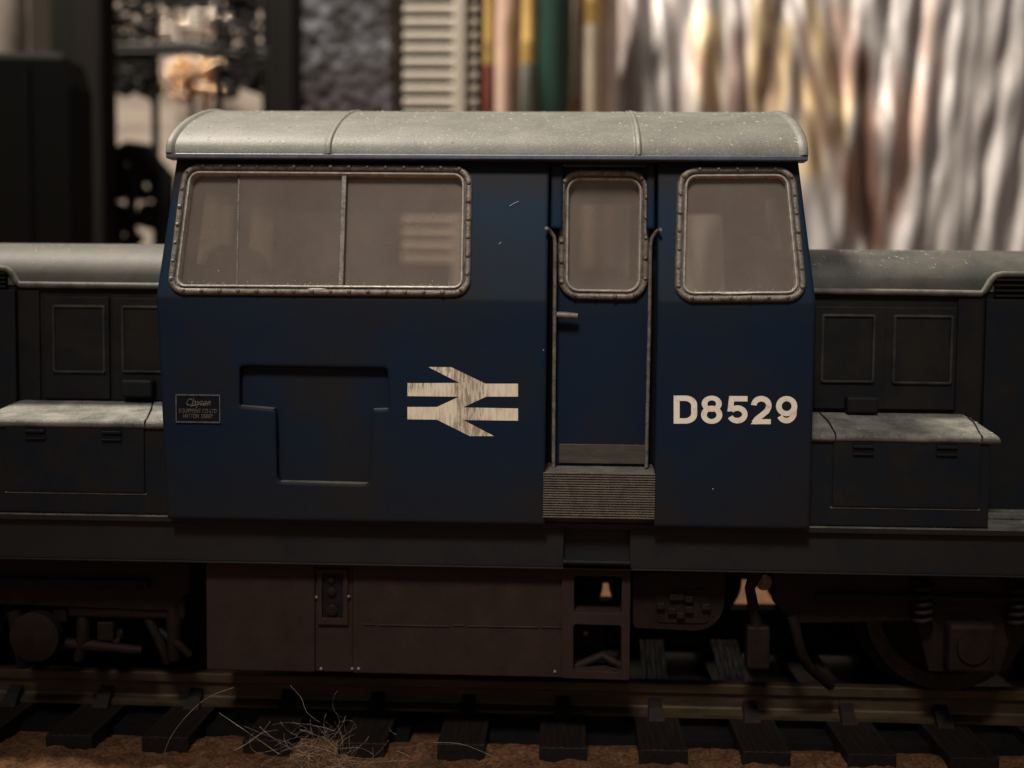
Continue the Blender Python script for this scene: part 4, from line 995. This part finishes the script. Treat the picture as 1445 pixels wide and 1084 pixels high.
# cream cards and glass beads seen through the ironwork
M['card'] = surface('cream_card', (0.30, 0.26, 0.225), (0.55, 0.48, 0.41), 0.06, 0.8, 0, 0.2, 0, stretch=(.4, 1, 2.5))
a, b = pxz(120, -40, 217), pxz(400, 340, 217)
tag(MB().box(a.x, b.x, 217, 226, ZF, a.z).build('card_box', 'card', bevel=.6), 'cream card box behind the black filigree screen', 'box')
M['bead'] = surface('gold_glass_beads', (0.60, 0.36, 0.20), (0.85, 0.62, 0.43), 0.25, 0.10, 0.95, 0.5, 0)
M['silver_bead'] = surface('silver_glass_beads', (0.50, 0.44, 0.38), (0.75, 0.68, 0.60), 0.25, 0.10, 0.95, 0.5, 0)
def beads(x0, y0, x1, y1, Y, n_, mat, label, seed):
    random.seed(seed); mb = MB()
    for _ in range(n_):
        u = random.gauss(0, .38); v = random.gauss(0, .38)
        if abs(u) > 1 or abs(v) > 1: continue
        p = pxz((x0 + x1) / 2 + u * (x1 - x0) / 2, (y0 + y1) / 2 + v * (y1 - y0) / 2, Y + random.uniform(-3, 3))
        mb.ball(p, random.uniform(.5, 1.1), 8, 5)
    return mb
p = pxz(262, 110, 190)
gb = thing('bead_cluster', 'cluster of coppery gold beads seen between the filigree columns', 'beads', (p.x, 195, ZF), 'bead clusters behind the filigree screen')
beads(196, 70, 352, 150, 195, 260, 'bead', '', 1).build('bead_mass', 'bead', gb, smooth=True)['kind'] = 'stuff'
gb2 = thing('bead_cluster', 'cluster of silvery beads above the coppery ones', 'beads', (p.x, 206, ZF), 'bead clusters behind the filigree screen')
beads(206, 0, 330, 66, 205, 300, 'silver_bead', '', 2).build('bead_mass', 'silver_bead', gb2, smooth=True)['kind'] = 'stuff'
a, b = pxz(225, -60, 216), pxz(315, 118, 216)
M['shade'] = surface('brown_shelf_board', (0.07, 0.05, 0.036), (0.11, 0.08, 0.06), 0.05, 0.7, 0, 0.2, 0)
MB().tube([(p.x, 206, ZF), (p.x, 206, pxz(262, 40, 205).z)], .8, 8).build('bead_stand', 'shade', gb2, smooth=50)
MB().tube([(p.x, 195, ZF), (p.x, 195, pxz(262, 110, 195).z)], .8, 8).build('bead_stand', 'shade', gb, smooth=50)
# filigree screen: cast scrolls between two columns and an arched crest
M['iron'] = surface('black_cast_iron', (0.006, 0.006, 0.006), (0.013, 0.012, 0.011), 0.3, 0.5, 0.1, 0.25, 0)
YF = 160.0
fil = thing('filigree_screen', 'black cast filigree screen with scrolled columns behind the left hood', 'screen', (pxz(260, 300, YF).x, YF, ZF))
def scroll(mb, x, y, r, Y, turns=1.4, flip=1, t=.55):
    pts = []
    for k in range(26):
        f = k / 25; a = f * turns * 2 * math.pi; rr = r * (1 - .75 * f)
        q = pxz(x + flip * rr * math.cos(a), y + rr * math.sin(a), Y); pts.append(q)
    mb.tube(pts, t, 6)
random.seed(21)
for (x0, x1) in ((148, 222), (306, 378)):
    mb = MB()
    for xx in (x0 + 3, x1 - 3):
        mb.tube([pxz(xx, -80, YF), pxz(xx, 120 if x0 < 200 else 150, YF), Vector((pxz(xx, 150, YF).x, YF, ZF))], .9, 8)
    for k in range(46):
        cx_, cy_ = random.uniform(x0 + 6, x1 - 6), random.uniform(-40, 128)
        scroll(mb, cx_, cy_, random.uniform(7, 17), YF + random.uniform(-.6, .6), random.uniform(.9, 1.7), random.choice((-1, 1)), random.uniform(.35, .75))
    for k in range(9):
        ya, yb_ = -50 + k * 21, -50 + k * 21 + random.uniform(8, 26)
        mb.tube([pxz(x0, ya, YF), pxz((x0 + x1) / 2 + random.uniform(-8, 8), (ya + yb_) / 2 - 7, YF), pxz(x1, yb_, YF)], random.uniform(.5, .9), 6)
    mb.build('scroll_column', 'iron', fil, smooth=50)
mb = MB()
for dy in (0, 9): mb.tube([pxz(150, 66 + dy, YF), pxz(215, 66 + dy, YF), pxz(264, 62 + dy, YF), pxz(310, 68 + dy, YF), pxz(378, 74 + dy, YF)], 1.0, 8)
for k in range(3): mb.tube([pxz(150, -12 + k * 5, YF), pxz(264, -18 + k * 5, YF), pxz(378, -12 + k * 5, YF)], .9, 6)
for xx in (238, 262, 286): scroll(mb, xx, 0, 11, YF, 1.4, 1, .7)
mb.build('cross_bar', 'iron', fil, smooth=50)
YA = 150.0
crest = thing('filigree_arch', 'small arched black openwork ornament beside the cab window', 'ornament', (pxz(190, 300, YA).x, YA, ZF))
mb = MB(); outl = [pxz(152, 360, YA), pxz(152, 250, YA), pxz(160, 226, YA), pxz(182, 213, YA), pxz(206, 216, YA), pxz(218, 236, YA), pxz(233, 250, YA), pxz(232, 300, YA), pxz(236, 360, YA)]
mb.tube([Vector((outl[0].x, YA, ZF))] + outl + [Vector((outl[-1].x, YA, ZF))], 2.2, 8)
mb.build('rim', 'iron', crest, smooth=50)
mb = MB()
mb.tube([pxz(190, 215, YA), pxz(186, 260, YA), pxz(184, 345, YA)], 1.3, 8)
for (x, y, r, fl) in ((166, 262, 17, 1), (204, 262, 18, -1), (164, 300, 13, -1), (210, 300, 13, 1), (180, 330, 18, 1), (196, 236, 12, 1), (168, 238, 11, 1)):
    scroll(mb, x, y, r, YA, 1.3, fl, 1.15)
mb.tube([pxz(150, 318, YA), pxz(190, 308, YA), pxz(236, 320, YA)], 1.6, 8)
mb.build('scrollwork', 'iron', crest, smooth=50)
# jar with a glint, above the black box
M['jar'] = surface('pale_glazed_pot', (0.20, 0.17, 0.14), (0.34, 0.30, 0.26), 0.12, 0.1, 0, 0.8, 0)
YJ = 150.0; c = pxz(-2, 30, YJ); rj = pxz(26, 30, YJ).x - c.x
prof_ = [(rj * .6, ZF), (rj * .9, ZF + 20), (rj, c.z - 10), (rj, c.z + 8), (rj * .8, c.z + 16), (rj * .8, c.z + 22)]
mb = MB().loft([[(c.x + r * math.cos(2 * math.pi * k / 24), YJ + rj + r * math.sin(2 * math.pi * k / 24), z) for k in range(24)] for r, z in prof_], True, True)
tag(mb.build('glazed_pot', 'jar', smooth=50), 'pale glazed pot with a bright glint above the black box', 'pot')
# grey-blue hammered sheet
def hammered():
    m = bpy.data.materials.new('galvanised_sheet'); t, n, l, b = nt(m)
    a = noise(n, l, .16, 5, .7); g = n.new('ShaderNodeNewGeometry'); sp = n.new('ShaderNodeSeparateXYZ'); l.new(g.outputs['Position'], sp.inputs[0])
    r = ramp(n, [(.34, (.06, .05, .042)), (.50, (.19, .19, .21)), (.66, (.48, .51, .58))]); l.new(a.outputs['Fac'], r.inputs[0])
    zz = n.new('ShaderNodeMapRange'); zz.inputs[1].default_value = 92; zz.inputs[2].default_value = 62; l.new(sp.outputs['Z'], zz.inputs[0])
    l.new(mix(n, l, math_(n, l, 'MULTIPLY', zz.outputs[0], .75), r.outputs[0], (.085, .062, .048)), b.inputs['Base Color']); b.inputs['Metallic'].default_value = .5; b.inputs['Roughness'].default_value = .26
    v = n.new('ShaderNodeTexVoronoi'); v.inputs['Scale'].default_value = .42; tc = n.new('ShaderNodeTexCoord'); l.new(tc.outputs['Object'], v.inputs['Vector'])
    bp = n.new('ShaderNodeBump'); bp.inputs['Distance'].default_value = .55; l.new(v.outputs['Distance'], bp.inputs['Height']); l.new(bp.outputs[0], b.inputs['Normal'])
    return m
M['sheet'] = hammered()
a, b = pxz(413, 200, 150).x, pxz(559, 200, 150).x
sh = thing('metal_sheet', 'blotchy grey hammered metal sheet left of the cream louvred panel', 'sheet', ((a + b) / 2, 152, ZF))
MB().box(a, b, 150, 152, ZF, 104).build('plate', 'sheet', sh, bevel=.4)
MB().tube([(b - 1.4, 149.5, ZF), (b - 1.4, 149.5, 104)], 1.0, 10).build('rolled_edge', 'sheet', sh, smooth=50)
# cream louvred panel
M['cream'] = surface('cream_plastic', (0.66, 0.61, 0.51), (0.78, 0.72, 0.61), 0.1, 0.5, 0, 0.4, 0)
YL = 136.0
a, b = pxz(569, 100, YL).x, pxz(674, 100, YL).x
lv = thing('louvred_panel', 'cream panel of horizontal slats with dark gaps above the roof', 'panel', ((a + b) / 2, YL + 3, ZF))
MB().box(a - 1.2, b + .8, YL + 3.0, YL + 5, ZF, 103).build('backing', 'blackbox', lv)
z = pxz(620, 150, YL).z; dz = pxz(620, 100, YL).z - pxz(620, 118.7, YL).z
slm = None
for k in range(-12, 13):
    if slm is None:
        o = MB().hexa([(a, YL - .3, 0), (b, YL - .3, 0), (b, YL + 2.8, dz * .25), (a, YL + 2.8, dz * .25), (a, YL - .3, dz * .56), (b, YL - .3, dz * .56), (b, YL + 2.8, dz * .75), (a, YL + 2.8, dz * .75)]).build('slat', 'cream', lv, bevel=.25); slm = o.data
    else:
        o = bpy.data.objects.new('slat', slm); COL.objects.link(o); attach(o, lv); m_ = o.modifiers.new('bevel', 'BEVEL'); m_.width = .25
    o.location = (0, 0, z + k * dz) if z + k * dz > ZF else (0, 0, z + k * dz)
    if not ZF < z + k * dz < 101: COL.objects.unlink(o); bpy.data.objects.remove(o)
xb0, xb1 = pxz(640, 100, YL - .8).x, pxz(657, 100, YL - .8).x
MB().box(xb0, xb1, YL - 1.0, YL - .35, ZF, 103).build('stile', 'cream', lv, bevel=.3)
# brushes and handles standing in a pot
YB = 150.0
def colour(name, c, rough=.35, metal=0.0):
    if name not in M: M[name] = surface(name, c, tuple(min(1, k * 1.25) for k in c), .15, rough, metal, .5, 0)
    return name
potx = (pxz(685, 200, YB).x + pxz(868, 200, YB).x) / 2; potr = (pxz(868, 200, YB).x - pxz(685, 200, YB).x) / 2 + 3
pot = thing('brush_pot', 'tall grey pot holding the paintbrushes behind the cab', 'pot', (potx, YB, ZF))
mb = MB().loft([[(potx + r * math.cos(2 * math.pi * k / 28), YB + r * .75 * math.sin(2 * math.pi * k / 28), z) for k in range(28)] for r, z in ((potr - 1, ZF), (potr, ZF + 3), (potr, 38), (potr - 1, 38), (potr - 1, ZF + 2))], True, True)
mb.build('pot_wall', colour('grey_pot_glaze', (.12, .11, .10)), pot, smooth=50)
def brush(x0, x1, yf, handle, ferrule, lab, Y=YB, lean=0.0, hc=None):
    xc = (pxz(x0, 100, Y).x + pxz(x1, 100, Y).x) / 2; r = (pxz(x1, 100, Y).x - pxz(x0, 100, Y).x) / 2
    zf = pxz(x0, yf, Y).z
    b = thing('paintbrush', lab, 'brush', (xc, Y, ZF + 2.5), 'brushes standing in the pot')
    fl = max(6, 96 - zf)
    ax = lambda z: (xc + lean * (z - zf), Y)
    def part(name, zs_, mat):
        mb = MB().loft([[(ax(z)[0] + rr * math.cos(2 * math.pi * k / 16), Y + rr * math.sin(2 * math.pi * k / 16), z) for k in range(16)] for z, rr in zs_], True, True)
        mb.build(name, mat, b, smooth=40)
    part('handle', [(ZF + 2.5, r * .5), (20, r * .75), (zf - 12, r * 1.05), (zf, r)], handle)
    part('ferrule', [(zf, r), (zf + .5, r * 1.04), (zf + 4, r * .96), (zf + 4.6, r * 1.04), (zf + 5.2, r * .96), (zf + fl, r * .9)], ferrule)
    part('bristles', [(zf + fl, r * .88), (zf + fl + 3, r * 1.0), (zf + fl + 8, r * .35)], colour('dark_bristle', (.05, .035, .025), .7))
    return b
gold = colour('gold_ferrule', (.80, .54, .18), .38, .45)
brush(682, 698, 92, colour('dark_red_handle', (.22, .06, .045)), gold, 'thin brush with gold ferrule and dark red handle')
brush(699, 736, -6, colour('pinkish_wood_handle', (.60, .43, .34)), gold, 'thick pinkish wooden handle between two gold ferrules', YB + 6)
brush(735, 757, 92, colour('grey_green_handle', (.24, .26, .22)), gold, 'brush with gold ferrule and grey green handle', YB - 2)
brush(758, 806, -6, colour('dark_green_handle', (.018, .050, .038)), gold, 'thick dark green handle beside the grey green one', YB - 1)
brush(806, 826, 140, colour('tan_handle', (.45, .27, .14)), colour('pale_ferrule', (.62, .56, .48), .3, .3), 'tan handled brush with a pale ferrule', YB + 5)
brush(820, 846, 36, colour('cream_handle', (.75, .65, .50)), gold, 'cream handled brush with its gold ferrule near the top', YB)
brush(846, 872, -6, colour('pale_pink_handle', (.74, .60, .53), .2), gold, 'pale pink glossy handle nearest the foil', YB + 3)
# crumpled foil sheet: gathers laid in one by one, reflections painted in as gold, copper and brown patches
M['foil'] = bpy.data.materials.new('foil_painted_reflections')
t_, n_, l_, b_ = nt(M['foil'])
at_ = n_.new('ShaderNodeAttribute'); at_.attribute_name = 'painted_reflection'
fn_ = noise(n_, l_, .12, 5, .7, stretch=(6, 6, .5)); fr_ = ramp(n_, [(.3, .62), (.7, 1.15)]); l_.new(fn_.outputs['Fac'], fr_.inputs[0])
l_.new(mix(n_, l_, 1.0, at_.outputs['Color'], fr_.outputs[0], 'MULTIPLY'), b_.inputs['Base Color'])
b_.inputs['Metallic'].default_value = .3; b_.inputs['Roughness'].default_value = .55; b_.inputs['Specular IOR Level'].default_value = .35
YFo = 150.0
NXF, NZF = 300, 70; zt = 135.0
fx0, fx1 = pxz(868, 200, YFo).x, pxz(1570, 200, YFo).x
# ridge: x at the top edge and at y = 340 of the photograph, half width in px, height in mm
RID = [(872, 886, 7, -2.0), (893, 905, 6, 1.6), (906, 932, 5, 2.4), (922, 945, 8, -1.6), (938, 962, 5, 2.6), (955, 975, 9, -1.8), (985, 985, 10, 1.6), (1004, 990, 8, 1.8), (1028, 1020, 9, -2.4),
       (1047, 1052, 5, 2.4), (1062, 1048, 7, -2.2), (1084, 1060, 8, 2.6), (1112, 1070, 9, -3.0), (1092, 1160, 7, 2.2), (1146, 1092, 8, 2.4), (1130, 1176, 8, -2.8), (1148, 1210, 7, 2.8), (1205, 1166, 8, 2.2),
       (1190, 1228, 10, -2.6), (1226, 1238, 16, -3.2), (1230, 1200, 6, 1.8), (1262, 1258, 10, 2.6), (1285, 1262, 7, -1.4), (1308, 1262, 6, 2.0), (1326, 1290, 8, -1.6), (1342, 1296, 7, 1.9), (1366, 1318, 9, -1.8),
       (1388, 1330, 6, 2.2), (1410, 1352, 10, -1.6), (1446, 1384, 6, 2.6), (1466, 1402, 11, -2.2), (1490, 1424, 8, 2.0), (1520, 1450, 9, -2.0)]
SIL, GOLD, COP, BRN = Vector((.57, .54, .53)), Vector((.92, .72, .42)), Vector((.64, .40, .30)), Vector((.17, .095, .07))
# painted reflection patches: x0, y0, x1, y1 (a slanting line), half width, colour, strength
REFL_PATCHES = [(1008, 20, 1008, 130, 17, GOLD, .8), (1088, 0, 1076, 135, 15, GOLD, .95), (1122, 40, 1104, 150, 11, GOLD, .8), (1160, 110, 1150, 230, 16, GOLD, .95), (1168, 20, 1192, 175, 9, GOLD, .85), (1216, 110, 1194, 190, 7, GOLD, .7),
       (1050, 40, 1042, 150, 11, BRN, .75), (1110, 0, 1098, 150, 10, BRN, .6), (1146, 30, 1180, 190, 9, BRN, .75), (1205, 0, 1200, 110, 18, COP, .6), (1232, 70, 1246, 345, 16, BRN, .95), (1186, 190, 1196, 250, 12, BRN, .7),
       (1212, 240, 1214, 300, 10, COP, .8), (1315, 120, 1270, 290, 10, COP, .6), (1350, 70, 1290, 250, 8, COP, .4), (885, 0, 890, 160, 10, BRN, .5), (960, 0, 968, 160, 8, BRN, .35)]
random.seed(31)
for _ in range(34):
    xt = random.uniform(875, 1560); lean = (1240 - xt) * .22 + random.gauss(0, 12)
    RID.append((xt, xt + lean, random.uniform(2.5, 5), random.choice((-1, 1)) * random.uniform(.3, .9)))
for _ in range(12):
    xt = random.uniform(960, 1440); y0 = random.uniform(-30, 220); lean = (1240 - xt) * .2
    REFL_PATCHES.append((xt, y0, xt + lean * .4, y0 + random.uniform(50, 130), random.uniform(4, 9), random.choice((GOLD, BRN, BRN, COP)), random.uniform(.35, .75)))
mb = MB(); painted_reflection = []
def back_px(p):
    d = p - CAM; v = Vector((_b.x * d.x + _a.x * d.y + _c.x * d.z, _b.y * d.x + _a.y * d.y + _c.y * d.z, _b.z * d.x + _a.z * d.y + _c.z * d.z))
    return W / 2 + F * v.x / v.z, H / 2 + F * v.y / v.z
for j in range(NZF + 1):
    v = j / NZF
    for i in range(NXF + 1):
        u = i / NXF; x = fx0 + (fx1 - fx0) * u; z = ZF + (zt - ZF) * v
        X_, Y_ = back_px(Vector((x, YFo, z)))          # design grid of the pleats, measured off the photograph
        d = 0
        for ri, (xt, xb, w_, h_) in enumerate(RID):
            q = (X_ - (xt + (xb - xt) * 1.15 * Y_ / 340) - 2.2 * math.sin(Y_ / 90 + ri * 2.3)) / (w_ * 1.3)
            if abs(q) < 3: d -= .62 * h_ * max(0, .65 + .9 * mnoise.noise(Vector((Y_ / 85, ri * 3.7, 0)))) * math.exp(-q * q * .5)
        d += .5 * math.sin(X_ * .11 + Y_ * .02) + .8 * math.sin(X_ * .021 - Y_ * .013)
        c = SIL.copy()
        for (x0, y0, x1, y1, w_, cc_, k_) in REFL_PATCHES:
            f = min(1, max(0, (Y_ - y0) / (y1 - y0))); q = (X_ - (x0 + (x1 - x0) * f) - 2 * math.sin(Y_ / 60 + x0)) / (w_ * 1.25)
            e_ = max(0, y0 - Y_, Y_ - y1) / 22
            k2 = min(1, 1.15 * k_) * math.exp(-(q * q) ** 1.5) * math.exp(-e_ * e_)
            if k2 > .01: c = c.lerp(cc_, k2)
        mb.v.append((x, YFo + d + 5 * u * u + 20 * v * v, z)); painted_reflection.append((c.x, c.y, c.z, 1))
for j in range(NZF):
    for i in range(NXF):
        k = j * (NXF + 1) + i; mb.f.append((k, k + 1, k + NXF + 2, k + NXF + 1))
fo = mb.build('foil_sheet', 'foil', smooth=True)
ca = fo.data.color_attributes.new('painted_reflection', 'FLOAT_COLOR', 'POINT')
for k, c in enumerate(painted_reflection): ca.data[k].color = c
so_ = fo.modifiers.new('thickness', 'SOLIDIFY'); so_.thickness = .25
tag(fo, 'gathered silver foil sheet with painted gold and brown reflections behind the right hood', 'foil')
